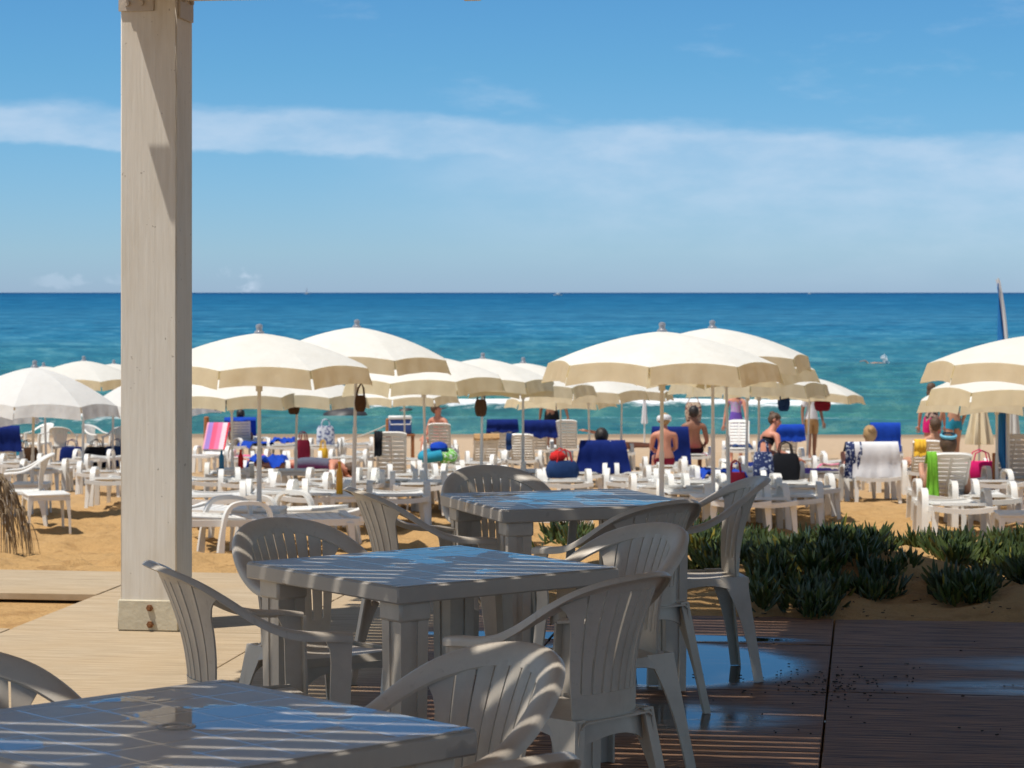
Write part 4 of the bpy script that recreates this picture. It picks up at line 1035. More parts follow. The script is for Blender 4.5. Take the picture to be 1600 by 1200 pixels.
# ------------------------------------------------------------------ people
def figure(J, name, skin, parent=None, sc=1.0, face=False):
    """one continuous body grown from a jointed skeleton; J maps joints to local points (facing +y)"""
    bvs, bes, rad = [], [], []; idx = {}
    def v(p, r): bvs.append(Vector(p)); rad.append(r); return len(bvs) - 1
    def e(a, b): bes.append((a, b))
    g = {k: Vector(p) for k, p in J.items()}
    fem = J.get('_fem', True)
    up = (g['neck'] - g['pelvis']).normalized(); side = (g['shR'] - g['shL']).normalized(); fwd = side.cross(up) * -1
    if fwd.dot(g['_fwd']) < 0: fwd = -fwd
    pel = v(g['pelvis'], (.128, .105)); wai = v(g['pelvis'].lerp(g['neck'], .40), (.115, .095)); che = v(g['pelvis'].lerp(g['neck'], .72), (.13, .10)); upc = v(g['pelvis'].lerp(g['neck'], .90), (.095, .075)); nk = v(g['neck'] + up * .03, (.052, .052))
    hd = g['head']; hu = (hd - g['neck']).normalized(); hf = (g['_look'] - hu * g['_look'].dot(hu)).normalized()
    jaw = v(hd - hu * .055 + hf * .022, (.062, .066)); sku = v(hd + hu * .03 - hf * .008, (.076, .088)); top = v(hd + hu * .10 - hf * .012, (.045, .05))
    for a, b in ((pel, wai), (wai, che), (che, upc), (upc, nk), (nk, jaw), (jaw, sku), (sku, top)): e(a, b)
    nose = v(hd - hu * .008 + hf * .105, (.012, .014)); e(sku, nose)
    for s in ('L', 'R'):
        sh = v(g['sh' + s], (.058, .058)); el = v(g['el' + s], (.040, .040)); ma = v(g['sh' + s].lerp(g['el' + s], .45), (.050, .050)); fo = v(g['el' + s].lerp(g['wr' + s], .35), (.040, .038)); wr = v(g['wr' + s], (.026, .026))
        e(upc, sh); e(sh, ma); e(ma, el); e(el, fo); e(fo, wr)
        d = (g['wr' + s] - g['el' + s]).normalized(); hn = d.cross(fwd if abs(d.dot(fwd)) < .8 else up).normalized(); hp = d.cross(hn).normalized()
        pm = v(g['wr' + s] + d * .06, (.038, .018)); e(wr, pm)
        for k, (o_, l_) in enumerate(((-.030, .070), (-.010, .082), (.010, .078), (.028, .062))):
            a = v(g['wr' + s] + d * .095 + hn * o_, (.0095, .0095)); b = v(g['wr' + s] + d * (.095 + l_ * .5) + hn * o_ * 1.2 + hp * .010, (.0085, .0085)); c = v(g['wr' + s] + d * (.093 + l_ * .9) + hn * o_ * 1.25 + hp * .028, (.007, .007))
            e(pm, a); e(a, b); e(b, c)
        a = v(g['wr' + s] + d * .04 - hn * .045 + hp * .01, (.011, .011)); b = v(g['wr' + s] + d * .085 - hn * .062 + hp * .02, (.009, .009)); e(pm, a); e(a, b)
        hi = v(g['hip' + s], (.098, .098)); mt = v(g['hip' + s].lerp(g['kn' + s], .45), (.080, .080)); kn = v(g['kn' + s], (.055, .055)); cf = v(g['kn' + s].lerp(g['an' + s], .32), (.056, .056)); an = v(g['an' + s], (.034, .034))
        sd_ = (g['an' + s] - g['kn' + s]).normalized(); tf = g['_toe'] if '_toe' in g else fwd
        bl = v(g['an' + s] + tf * .11 + sd_ * .045, (.040, .024)); to = v(g['an' + s] + tf * .175 + sd_ * .055, (.030, .016)); he = v(g['an' + s] - tf * .04 + sd_ * .05, (.028, .022))
        for a, b in ((pel, hi), (hi, mt), (mt, kn), (kn, cf), (cf, an), (an, bl), (bl, to), (an, he)): e(a, b)
    me = bpy.data.meshes.new(name); me.from_pydata([p for p in bvs], bes, []); o = bpy.data.objects.new(name, me); COL.objects.link(o)
    md = o.modifiers.new('skin', 'SKIN'); md.use_smooth_shade = True
    for i, r in enumerate(rad): me.skin_vertices[0].data[i].radius = r; me.skin_vertices[0].data[i].use_root = (i == 0)
    sb = o.modifiers.new('sub', 'SUBSURF'); sb.levels = sb.render_levels = 1
    dg = bpy.context.evaluated_depsgraph_get(); dg.update()
    m2 = bpy.data.meshes.new_from_object(o.evaluated_get(dg)); bpy.data.objects.remove(o); m2.name = name
    m2.materials.clear(); m2.materials.append(skin); m2.polygons.foreach_set('use_smooth', [True] * len(m2.polygons))
    ob = link(name, m2, parent)
    fr = Matrix((side, hf, hu)).transposed()
    ob['_'] = 0; del ob['_']
    info = dict(head=hd, hu=hu, hf=hf, hs=hf.cross(hu).normalized(), up=up, side=side, fwd=fwd, g=g)
    for s_ in (-1, 1):                                         # ears
        pass
    if face:
        q = MB()
        for s_ in (-1, 1): q.ell(hd + hu * .018 + hf * .078 + info['hs'] * (.031 * s_), (.011, .011, .008), 8, 6)
        q.build('eyes', M['eye'], ob)
        q = MB(); q.ell(hd - hu * .062 + hf * .083, (.022, .010, .007), 8, 6, Matrix((info['hs'], hf, hu)).transposed()); q.build('mouth', M['lip'], ob)
    q = MB()
    for s_ in (-1, 1): q.ell(hd + hu * .005 - hf * .012 + info['hs'] * (.078 * s_), (.012, .022, .032), 8, 6, Matrix((info['hs'], hf, hu)).transposed())
    q.build('ears', skin, ob)
    return ob, info
def hair(ob, inf, m, long=0.0, bun=False, seed=1):
    q = MB(); fr = Matrix((inf['hs'], inf['hf'], inf['hu'])).transposed()
    def fn(p):
        s = .93 + .22 * float(fbm(p.x * 9 + seed, p.z * 9 + p.y * 8, 3, 3))
        if p.y > .2 and p.z < .42: s *= .70
        if p.y > -.2 and p.z < -.35: s *= .72
        return s
    q.ell(inf['head'] + inf['hu'] * .032 - inf['hf'] * .018, (.089, .105, .106), 18, 14, fr, fn)
    if long: q.ell(inf['head'] - inf['hu'] * (.05 + long * .5) - inf['hf'] * .075, (.075, .035, .08 + long * .6), 14, 10, fr, fn)
    if bun: q.ell(inf['head'] + inf['hu'] * .10 - inf['hf'] * .085, (.05, .05, .045), 12, 8, fr)
    return q.build('hair', m, ob)
def garment(ob, inf, name, m, test, off=.008):
    """clothing: the body's own faces, let out a little"""
    me = ob.data; vs = [v.co.copy() for v in me.vertices]; ns = [v.normal.copy() for v in me.vertices]; q = MB(); mp = {}; fs = []
    for p in me.polygons:
        c = Vector(p.center)
        if test(c):
            f = []
            for i in p.vertices:
                if i not in mp: mp[i] = len(q.v); q.v.append(tuple(vs[i] + ns[i] * off))
                f.append(mp[i])
            q.f.append(tuple(f)); q.m.append(0)
    if not q.f: return None
    g = q.build(name, m, ob, angle=0); return g
def seg(c, a, b):
    d = b - a; t = (c - a).dot(d) / d.length_squared; return t, (c - a - d * t).length
def torso(inf, lo, hi, arms=False):
    g = inf['g']
    def f(c):
        t, r = seg(c, g['pelvis'], g['neck'])
        if not (lo <= t <= hi) or r > .24: return False
        for s in ('L', 'R'):
            ta, ra = seg(c, g['sh' + s], g['el' + s]); tw, rw = seg(c, g['el' + s], g['wr' + s])
            if (ta > .12 and ra < .062) or (0 < tw < 1.6 and rw < .06): return arms and ta < .55
        return True
    return f
def briefs(inf, lo=-.28, hi=.12):
    g = inf['g']
    def f(c):
        t, r = seg(c, g['pelvis'], g['neck'])
        for s in ('L', 'R'):
            ta, ra = seg(c, g['el' + s], g['wr' + s])
            if 0 < ta < 1.7 and ra < .07: return False
            tt, rr = seg(c, g['hip' + s], g['kn' + s])
            if tt > .22: return False
        return lo <= t <= hi and r < .26
    return f
def shorts(inf, leg=.5):
    g = inf['g']
    def f(c):
        t, r = seg(c, g['pelvis'], g['neck'])
        for s in ('L', 'R'):
            ta, ra = seg(c, g['el' + s], g['wr' + s])
            if 0 < ta < 1.7 and ra < .07: return False
        if -.1 <= t <= .14 and r < .26: return True
        for s in ('L', 'R'):
            tt, rr = seg(c, g['hip' + s], g['kn' + s])
            if -.2 < tt < leg and rr < .14: return True
        return False
    return f
def V(*a): return Vector(a)
def standing(armL=None, armR=None, lean=0, stride=.06, look=(0, 1, 0), tor=.48):
    J = dict(pelvis=V(0, 0, .93), neck=V(0, .0 + lean, .93 + tor), head=V(0, .03 + lean * 1.3, .93 + tor + .17))
    for s, k in (('L', -1), ('R', 1)):
        J['sh' + s] = V(k * .175, lean * .93, .93 + tor - .045); J['hip' + s] = V(k * .085, 0, .87); J['kn' + s] = V(k * .09, k * stride * .6 + .02, .48); J['an' + s] = V(k * .095, k * stride, .065)
        a = armL if s == 'L' else armR
        if a is None: a = (V(k * .235, lean * .6, 1.09), V(k * .26, .07 + lean * .4, .85))
        J['el' + s], J['wr' + s] = a
    J['_fwd'] = V(0, 1, 0); J['_look'] = V(*look); J['_toe'] = V(0, 1, 0); return J
def sitting(back=0.0, knees=.42, feet=.42, armL=None, armR=None, look=(0, 1, 0), drop=-.30):
    """pelvis at origin height of the seat; legs forward, feet dropped by drop"""
    J = dict(pelvis=V(0, 0, .10), neck=V(0, -back, .10 + math.sqrt(max(.05, .48 ** 2 - back * back))))
    J['head'] = J['neck'] + V(0, .04 - back * .2, .165)
    for s, k in (('L', -1), ('R', 1)):
        J['sh' + s] = J['neck'] + V(k * .175, .0, -.05); J['hip' + s] = V(k * .09, .03, .08); J['kn' + s] = V(k * .11, knees, .12 + .02); J['an' + s] = V(k * .11, knees + feet * (.25 if drop < -.1 else 1), .10 + drop)
        a = armL if s == 'L' else armR
        if a is None: a = (J['sh' + s] + V(k * .06, .06, -.27), J['sh' + s] + V(k * .02, .26, -.34))
        J['el' + s], J['wr' + s] = a
    J['_fwd'] = V(0, 1, 0); J['_look'] = V(*look); J['_toe'] = V(0, 1, 0) if drop < -.1 else V(0, .3, .95).normalized(); return J
def person(J, skin, loc, rz, label, sc=1.0, hairm='hair', long=0.0, bun=False, face=False, rot=None):
    ob, inf = figure(J, 'person', M[skin], None, sc, face)
    ob.location = loc; ob.rotation_euler = rot if rot else (0, 0, R(rz)); ob.scale = (sc, sc, sc)
    tag(ob, label, 'person', 'people on the beach')
    if hairm: hair(ob, inf, M[hairm], long, bun, seed=len(label))
    return ob, inf
def headring(ob, inf, name, m, r=.118, h=.05, up=.045):
    q = MB(); fr = Matrix((inf['hs'], inf['hf'], inf['hu'])).transposed(); c = inf['head'] + inf['hu'] * up - inf['hf'] * .012; rings = []
    for a, z in ((r - .008, -h), (r + .004, -h * .5), (r + .006, h * .4), (r - .012, h)):
        rings.append([c + fr @ Vector((a * .92 * math.cos(t), a * math.sin(t), z)) for t in [2 * math.pi * k / 18 for k in range(18)]])
    q.loft(rings, cap=False); return q.build(name, m, ob)
def onl(k, along=0.0, up=.37, side_=0.0):
    """a point on a lounger's bed, along its own axis"""
    o = LO[k]; mt = Matrix.Translation(o.location) @ o.rotation_euler.to_matrix().to_4x4(); return mt @ Vector((side_, along, up))

# standing people
ob, inf = person(standing(armR=(V(.30, .05, 1.13), V(.36, .02, .90))), 'skin_tan', at(862, 57, None), 0, 'tanned man standing with his back turned in dark shorts above the navy towels', 1.05, 'hair_dark')
garment(ob, inf, 'shorts', M['black'], shorts(inf, .45), .014)
ob, inf = person(standing(look=(-.6, .6, -.1), armL=(V(-.25, .10, 1.12), V(-.30, .22, .93))), 'skin_red', at(1150, 54), 160, 'woman standing in a purple and grey swimsuit behind the white lounger back', 1.0, 'hair', face=True)
garment(ob, inf, 'swimsuit', M['purple'], torso(inf, -.3, .42), .009); garment(ob, inf, 'swimsuit_top', patches('lilac_print', (.45, .42, .55), (.55, .30, .65), 20), torso(inf, .40, .86), .010)
ob, inf = person(standing(look=(.5, .8, 0), lean=.02), 'skin_red', at(1456, 51), -12, 'sturdy woman standing in a brown printed swimsuit and pink wrap, left of the blue bikini', 1.03, 'hair', .05)
garment(ob, inf, 'swimsuit', M['batik'], torso(inf, -.2, .80), .012); garment(ob, inf, 'wrap', M['magenta'], shorts(inf, .40), .022)
ob, inf = person(standing(stride=.10, armR=(V(.25, .06, 1.10), V(.22, .20, .88))), 'skin', at(1490, 48.5), 6, 'woman standing with her back turned in a bright blue bikini under the right parasols', 1.03, 'hair_blond', .22)
garment(ob, inf, 'bikini_bottom', M['teal'], briefs(inf), .009); garment(ob, inf, 'bikini_top', M['teal'], torso(inf, .60, .70), .008)
ob, inf = person(standing(), 'skin_tan', at(1268, 56), 200, 'person standing in a white shirt at the water side of the right parasols', 1.0, 'hair')
garment(ob, inf, 'shirt', M['white'], torso(inf, .02, .95, True), .016); garment(ob, inf, 'shorts', M['tan'], shorts(inf, .7), .015)
# seated people
ob, inf = person(sitting(back=-.04, look=(-.3, .9, -.25), armL=(V(-.205, .14, .30), V(-.10, .36, .24)), armR=(V(.205, .15, .30), V(.10, .36, .22))), 'skin_red', onl('flat lounger on which the woman in the white hat sits', -.15, .36), 4, 'woman with bare sunburnt back and white hat, seated before a navy towel', 1.0, 'hair_blond')
garment(ob, inf, 'bikini_top', M['maroon'], torso(inf, .33, .40), .007); garment(ob, inf, 'bikini_bottom', M['maroon'], briefs(inf, -.28, .05)); headring(ob, inf, 'sun_hat', M['white'], .128, .045)
ob, inf = person(sitting(back=.10), 'skin_tan', onl('flat lounger on which the bare backed man sits', -.30, .36), -4, 'bare backed dark haired man sitting with his back turned, right of the white hat', 1.12, 'hair_dark')
garment(ob, inf, 'shorts', M['black'], shorts(inf, .5), .014)
ob, inf = person(sitting(back=-.06, look=(-.8, -.4, -.3), armL=(V(-.26, .10, .32), V(-.20, .30, .18))), 'skin_red', onl('far flat lounger on which the woman in coral sits', .15, .40), 150, 'woman in a coral top sitting above the tall raised lounger, facing left', 1.05, 'hair', face=True)
garment(ob, inf, 'top', M['coral'], torso(inf, .05, .80), .010); garment(ob, inf, 'bikini_bottom', M['coral'], briefs(inf))
ob, inf = person(sitting(back=-.20, look=(.5, .4, -.6), knees=.40, armR=(V(.30, .16, .22), V(.42, .42, .12)), armL=(V(-.22, .12, .28), V(.02, .34, .16))), 'skin_red', onl('flat lounger on which the reaching woman sits', -.1, .37), -62, 'woman in a black and green bikini leaning forward with her arm reaching right', 1.04, 'hair', face=True, bun=True)
garment(ob, inf, 'bikini_top', M['black'], torso(inf, .55, .78), .009); garment(ob, inf, 'bikini_bottom', simple('dark_green_cloth', (.01, .10, .07), .8, .2), briefs(inf, -.28, .16))
def recline(k, along=-.05, look=(0, 1, 0)):
    return onl(k, along, .36)
ob, inf = person(sitting(back=.30, drop=.02, feet=.42), 'skin_tan', onl('P', .05, .36), 4, 'dark haired person in a blue shirt lying back against a raised lounger at left', 1.05, 'hair_dark')
garment(ob, inf, 'shirt', M['royal'], torso(inf, .0, .95, True), .03)
ob, inf = person(sitting(back=.36, drop=.02, feet=.42), 'skin_red', onl('L', .10, .34), 3, 'blond person leaning back on the lounger with the white towel', 1.06, 'hair_blond', bun=True)
garment(ob, inf, 'swimsuit', M['black'], torso(inf, -.2, .7), .01)
ob, inf = person(sitting(back=.38, drop=.02, feet=.42), 'skin', onl('N', .12, .34), -2, 'brown haired person with a pale blue bow, head above the green towelled lounger', 1.05, 'hair')
headring(ob, inf, 'hair_bow', simple('pale_blue_cloth', (.15, .45, .60), .8, .2), .095, .02, .12); garment(ob, inf, 'swimsuit', M['purple'], torso(inf, -.2, .7), .01)
ob, inf = person(sitting(back=.24, drop=-.28, feet=.42, knees=.38), 'skin', onl('M', .02, .38), 24, 'person sitting in the yellow towelled lounger, bare leg out to the left', 1.0, 'hair')
garment(ob, inf, 'swimsuit', M['black'], torso(inf, -.2, .7), .01)
ob, inf = person(sitting(back=.40, drop=.02, feet=.42), 'skin_tan', onl('H', .10, .33), 2, 'person hidden behind the big navy towel, dark hair just showing over its edge', 1.1, 'hair_dark')
garment(ob, inf, 'shorts', M['black'], shorts(inf, .5), .014)
# lying people: bodies laid down along their loungers
def lying(k, skin, label, along, rz, prone, hairm, armR=None, armL=None, sc=1.0, up=.47):
    J = standing(armL, armR, stride=.0); J['_toe'] = V(0, .5, -.85).normalized() if not prone else V(0, -.35, -.9).normalized()
    for s, k2 in (('L', -1), ('R', 1)): J['kn' + s] = V(k2 * .1, .02, .48); J['an' + s] = V(k2 * .11, 0, .07)
    if prone: J['head'] = J['neck'] + V(0, .07, .15)
    ob, inf = figure(J, 'person', M[skin], None, sc); ob.scale = (sc, sc, sc)
    o = LO[k]; dirr = Vector((-math.sin(rz), math.cos(rz), 0))         # from head toward the feet
    zc = -dirr; yc = Vector((0, 0, -1 if prone else 1)); xc = yc.cross(zc); mt = Matrix((xc, yc, zc)).transposed()
    ob.rotation_euler = mt.to_euler(); c = onl(k, along, up); ob.location = c + dirr * .93 * sc
    tag(ob, label, 'person', 'people on the beach')
    if hairm: hair(ob, inf, M[hairm], 0, False, 3)
    return ob, inf
ob, inf = lying('flat lounger on which the grey suited woman lies', 'skin_red', 'brown haired woman in a grey swimsuit lying face down across a lounger at left', -.15, R(78), True, 'hair', (V(.30, .16, 1.40), V(.16, .22, 1.62)), (V(-.30, .16, 1.40), V(-.16, .22, 1.62)))
garment(ob, inf, 'swimsuit', simple('grey_cloth', (.10, .11, .16), .85, .2), torso(inf, -.3, .80), .010)
ob, inf = lying('far flat lounger with a person lying, arm raised', 'skin_red', 'person lying flat with one arm bent up, behind the big navy towel', .05, R(-70), False, 'hair', (V(.28, .30, 1.42), V(.10, .34, 1.60)), None)
garment(ob, inf, 'swimsuit', simple('green_cloth', (.03, .22, .14), .85, .2), torso(inf, -.3, .85), .012)
# the swimmer out in the water
J = standing((V(-.28, .1, 1.62), V(-.24, .25, 1.85)), (V(.22, .05, 1.10), V(.22, .1, .86))); ob, inf = figure(J, 'person', M['skin']); Yk = F * (CH + 2.5) / (567 - HZ)
ob.rotation_euler = Matrix((Vector((0, .6, .8)), Vector((0, .8, -.6)) * -1 * -1, Vector((1, 0, 0)))).transposed().to_euler() if 0 else (R(90), R(90), 0)
ob.rotation_euler = (R(180), R(90), 0); ob.scale = (.75, .75, .75); ob.location = at(1383, Yk, -2.58); tag(ob, 'swimmer doing the crawl offshore beside a white splash', 'person'); hair(ob, inf, M['hair_dark'])
q = MB(); rs = random.Random(8)
for k in range(90):
    t = rs.random() ** 1.6; q.ell((rs.gauss(0, .10 + .12 * (1 - t)) - .35 * t, rs.gauss(0, .15), t * .85), (rs.uniform(.03, .08), .05, rs.uniform(.05, .16)), 6, 5)
o = q.build('splash', M['splash']); o.scale = (.5, .5, .6); o.location = at(1385, Yk, -2.6); tag(o, 'burst of white spray kicked up by the swimmer', 'spray', kind='stuff')

# ------------------------------------------------------------------ towels and blankets
def sheet(pts, wfn, seed, thick=.010, m=22, wr=.02):
    """cloth along a path: pts (y, z), width by arc position"""
    pts = [Vector((0, a, b)) for a, b in pts]; n = len(pts); P_ = []
    for i, p_ in enumerate(pts):
        t = i / (n - 1); w_, xo = wfn(t); row = []
        for j in range(m):
            u = 2 * j / (m - 1) - 1
            k = (float(fbm(u * 4.5 + seed, t * 2.2 + seed, seed, 3)) - .5) * wr * 2 * (.4 + t)
            row.append(Vector((u * w_ / 2 + xo, p_.y - k, p_.z + (float(fbm(u * 2.5, seed * 3.3, seed)) - .5) * .07 * max(0, t - .5) * 2)))
        P_.append(row)
    b = MB(); b.grid(P_, thick); return b
def over_back(k, ang, name, m, label, w=.62, front=.45, rear=.42, xo=0.0, flare=.06, seed=1, part=False, cat='towel'):
    o = LO[k]; a = R(ang); ca, sa = math.cos(a), math.sin(a); Lb = .715; hy, hz_ = -.12, .355
    def on(s, off): return (hy - ca * s + sa * off, hz_ + sa * s + ca * off)
    pts = [on(Lb - front * (1 - i / 7), .035) for i in range(8)] + [on(Lb + .025, .02), on(Lb + .03, -.03)]
    ty, tz = on(Lb + .02, -.05)
    pts += [(ty - .012 - .01 * math.sin(i), tz - .02 - rear * i / 8) for i in range(9)]
    b = sheet(pts, lambda t: (w + flare * max(0, t - .5) * 2, xo), seed)
    t = b.build(name, M[m] if isinstance(m, str) else m, None, angle=60); t.matrix_world = Matrix.Translation(o.location) @ o.rotation_euler.to_matrix().to_4x4(); return tag(t, label, cat)
over_back('H', 40, 'towel', 'navy', 'big navy towel hung over a lounger back above the far table', .66, .5, .40, 0, .18, 5)
q = MB(); q.ell((0, 0, 0), (.030, .004, .030), 14, 6); 
o = [k for k in bpy.data.objects if k.get('label', '').startswith('big navy towel hung')][0]
e_ = q.build('round_badge', simple('lime_print', (.62, .72, .30), .8, .1), o); e_.location = (.20, -.755, .44)
over_back('I', 55, 'towel', 'navy', 'navy towel over the lounger back behind the woman in the white hat', .66, .5, .62, 0, .12, 6)
over_back('F', 55, 'towel', 'navy', 'navy towel over a lounger back in front of the standing man', .66, .4, .30, .05, .10, 7)
over_back('G', 55, 'towel', 'navy', 'rumpled navy towel over a lounger back left of the standing man', .66, .4, .20, 0, .05, 8)
over_back('J', 55, 'towel', 'royal', 'blue towel across the top of a lounger behind the right pole cluster', .62, .4, .26, 0, .06, 9)
over_back('K', 55, 'towel', 'royal', 'royal blue towel covering a lounger back on the open sand', .60, .6, .50, 0, .02, 10)
over_back('L', 40, 'towel', 'white', 'white fringed towel over the lounger of the blond person', .62, .3, .42, .02, .08, 11)
over_back('L', 40, 'sarong', 'floral', 'navy floral sarong hanging beside the white towel', .22, .2, .42, -.30, .06, 12, cat='sarong')
over_back('M', 40, 'towel', 'yellow', 'yellow towel on the corner of a raised lounger', .17, .2, .17, -.12, .02, 13)
over_back('N', 40, 'towel', 'green', 'lime green towel hung down the left side of a lounger', .10, .2, .50, -.235, .05, 14)
over_back('C', 40, 'towel', 'tan', 'tan cloth along the top edge of a raised lounger', .46, .3, .04, 0, .02, 15)
over_back('D', 40, 'towel', 'denim', 'faded blue cloth hanging on the corner of a raised lounger', .10, .2, .22, -.22, .0, 16)
over_back('A', 55, 'towel', 'black', 'dark cloth edge showing on the largest raised lounger', .12, .3, .30, -.20, .0, 17)
over_back('Q', 55, 'towel', 'stripe', 'pink and violet striped towel on a lounger beside the post', .46, .62, .10, 0, .02, 18)
over_back('T', 55, 'towel', 'navy', 'navy towel over a lounger at the left edge', .62, .4, .42, 0, .1, 19)
over_back('P', 55, 'towel', 'royal', 'blue towel across the lounger of the person in blue', .70, .5, .02, 0, .02, 20)
def on_bed(k, name, m, label, y0, y1, w=.6, xo=0, lump=.02, seed=1, cat='towel', z=.385):
    o = LO[k]; n = 14; P_ = []
    for i in range(n):
        y = y0 + (y1 - y0) * i / (n - 1); row = []
        for j in range(18):
            u = 2 * j / 17 - 1; h = z + lump * float(fbm(u * 3 + seed, y * 5, seed, 3)) - (.10 * max(0, abs(u) - .82) / .18 if w > .5 else 0)
            row.append(Vector((xo + u * w / 2, y, h)))
        P_.append(row)
    b = MB(); b.grid(P_, .010); t = b.build(name, M[m] if isinstance(m, str) else m, None, angle=60); t.matrix_world = Matrix.Translation(o.location) @ o.rotation_euler.to_matrix().to_4x4(); return tag(t, label, cat)
on_bed('flat lounger spread with a blue towel in the right group', 'towel', 'royal', 'blue towel spread on a flat lounger behind the rightmost armchair', -.75, .8, .62, 0, .16, 3)
on_bed('flat lounger with a blue blanket heaped on it', 'blanket', 'royal', 'blue blanket heaped on a flat lounger beside the lying woman', -.4, .7, .62, 0, .30, 4, 'blanket')
on_bed('flat lounger with a pink towel on its seat', 'towel', 'pink', 'pale pink towel on a flat lounger behind the blue blanket', -.8, .2, .6, 0, .06, 5)
on_bed('flat lounger with a pink towel along its head end', 'towel', 'pink', 'pink towel along the head end of a flat lounger by the white towel', -.92, -.55, .66, 0, .06, 6)
on_bed('far flat lounger near the waterline left of the print bag', 'towel', 'royal', 'blue towel crumpled on a far lounger left of the print bag', -.5, .5, .6, 0, .22, 7)
on_bed('flat lounger on the edge of the right group, grey towel beneath', 'towel', 'purple', 'muted violet towel on the lounger at the edge of the right group', -.5, .7, .58, 0, .05, 8)
on_bed('flat lounger on which the bare backed man sits', 'towel', 'magenta', 'hot pink towel under the bare backed man', -.6, .2, .6, 0, .02, 9)
on_bed('flat lounger on which the reaching woman sits', 'towel', 'navy', 'navy towel under the reaching woman', -.8, .8, .62, 0, .03, 10)
on_bed('flat lounger on which the grey suited woman lies', 'towel', 'magenta', 'magenta towel under the grey suited woman', -.55, .3, .6, 0, .02, 11)
on_bed('R', 'towel', 'royal', 'blue towel trailing off the sunny white lounger right of the person in blue', -.1, .6, .64, .05, .1, 12)
on_bed('S', 'towel', 'denim', 'dark blue towel on the seat of the turned white lounger', -.0, .8, .62, 0, .12, 13)
on_bed('O', 'towel', 'navy', 'navy towel on the lounger at the right edge', .1, .9, .62, 0, .05, 14)

# ------------------------------------------------------------------ bags and belongings
def hang_bag(px, zoff, m, label, w=.26, h=.32, side_=.0, Yk=None):
    base, Y0 = PB[px] if Yk is None else (at(px, Yk), Yk); r = empty('hanging_bag', (base.x + side_, Y0 - .08, base.z + zoff), random.uniform(-.4, .4), label, 'bag', 'bags hung on parasol poles')
    rings = []
    for z, k, d in ((0, .60, .35), (.03, .85, .8), (h * .5, 1, 1), (h * .85, .9, .7), (h, .72, .3)):
        rings.append([Vector((w / 2 * k * math.copysign(abs(math.cos(t)) ** .6, math.cos(t)), .06 * d * math.sin(t) - .0, z)) for t in [2 * math.pi * i / 16 for i in range(16)]])
    b = MB(); b.loft(rings); bd = b.build('body', M[m] if isinstance(m, str) else m, r)
    b = MB(); b.tube([(-w * .33, 0, h * .95), (-w * .22, .03, h + .08), (0, .06, h + .13), (w * .22, .03, h + .08), (w * .33, 0, h * .95)], .011, 6); b.build('strap', M[m] if isinstance(m, str) else m, r)
    b = MB(); b.box((0, -.052, h * .45), (w * .55, .02, h * .4), .008); b.build('pocket', M[m] if isinstance(m, str) else m, r)
    return r
hang_bag(466, 1.22, 'brown', 'brown bag with straps hanging under a parasol between the big left pair', .18, .20)
hang_bag(558, 1.34, 'brown', 'dark brown bag hanging right of the second big parasol pole', .13, .18, .085)
hang_bag(755, 1.22, 'brown', 'brown shoulder bag hanging on a pole in the middle', .19, .25)
hang_bag(1186, 1.28, 'denim', 'small dark blue bag hanging left of the far right poles', .19, .24, .36)
hang_bag(1270, 1.22, 'maroon', 'dark maroon bag hanging below the tilted parasol', .34, .26, .32)
hang_bag(1132, .98, 'printbag', 'large printed tan beach bag hanging above the bare backed man', .34, .42, -.62, 48)
hang_bag(361, 1.25, 'denim', 'dark blue bag hanging beside the post under a white rim', .22, .30, -.18)
def ground_bag(c, rz, m, label, w=.36, d=.2, h=.34, cat='bag', name='beach_bag', lid=None):
    r = empty(name, c, R(rz), label, cat); b = MB(); rs = random.Random(len(label)); rings = []
    for z, k in ((0, .9), (.04, 1), (h * .5, 1.02), (h * .85, .93), (h, .8)):
        rings.append([Vector((w / 2 * k * math.copysign(abs(math.cos(t)) ** .55, math.cos(t)) * rs.uniform(.95, 1.05), d / 2 * k * math.copysign(abs(math.sin(t)) ** .55, math.sin(t)), z)) for t in [2 * math.pi * i / 16 for i in range(16)]])
    b.loft(rings); b.build('body', M[m] if isinstance(m, str) else m, r)
    for s_ in (-1, 1):
        b = MB(); b.tube([(-w * .25, s_ * d * .36, h * .9), (-w * .18, s_ * d * .38, h + .12), (0, s_ * d * .4, h + .16), (w * .18, s_ * d * .38, h + .12), (w * .25, s_ * d * .36, h * .9)], .010, 6); b.build('handle', M[lid or m] if isinstance(lid or m, str) else m, r)
    return r
ground_bag(onl('far flat lounger near the waterline left of the print bag', .0, .39) + Vector((.95, -.4, .0)), 8, 'checkbag', 'grey and navy printed shopping bag standing behind the lying woman', .40, .22, .42)
ground_bag(onl('flat lounger just right of the navy bag with red cloth', -.3, .39) + Vector((-.02, .4, 0)), 15, 'denim', 'navy bag with red cloth bulging out, on a lounger left of the big navy towel', .42, .26, .22, lid='red')
q = MB(); q.ell((0, 0, 0), (.10, .08, .08), 14, 10, fn=lambda p: .85 + .4 * float(fbm(p.x * 4, p.z * 4, 3))); o = q.build('cloth_bundle', M['red']); o.location = onl('flat lounger just right of the navy bag with red cloth', -.3, .66) + Vector((-.08, .4, 0)); tag(o, 'crumpled red cloth bulging from the navy bag', 'cloth')
ground_bag(onl('flat lounger below the dark bags in the right group', .5, .39), 0, 'black', 'black backpack on a lounger beside the reaching woman', .38, .26, .34)
ground_bag(onl('flat lounger below the dark bags in the right group', -.1, .39) + Vector((-.30, .2, 0)), 0, 'floral', 'dark printed bag left of the black backpack', .26, .2, .36)
ground_bag(onl('flat lounger below the dark bags in the right group', .1, .1) + Vector((-.62, .5, 0)), 0, 'maroon', 'maroon bag hanging low beside the reaching woman', .28, .2, .36)
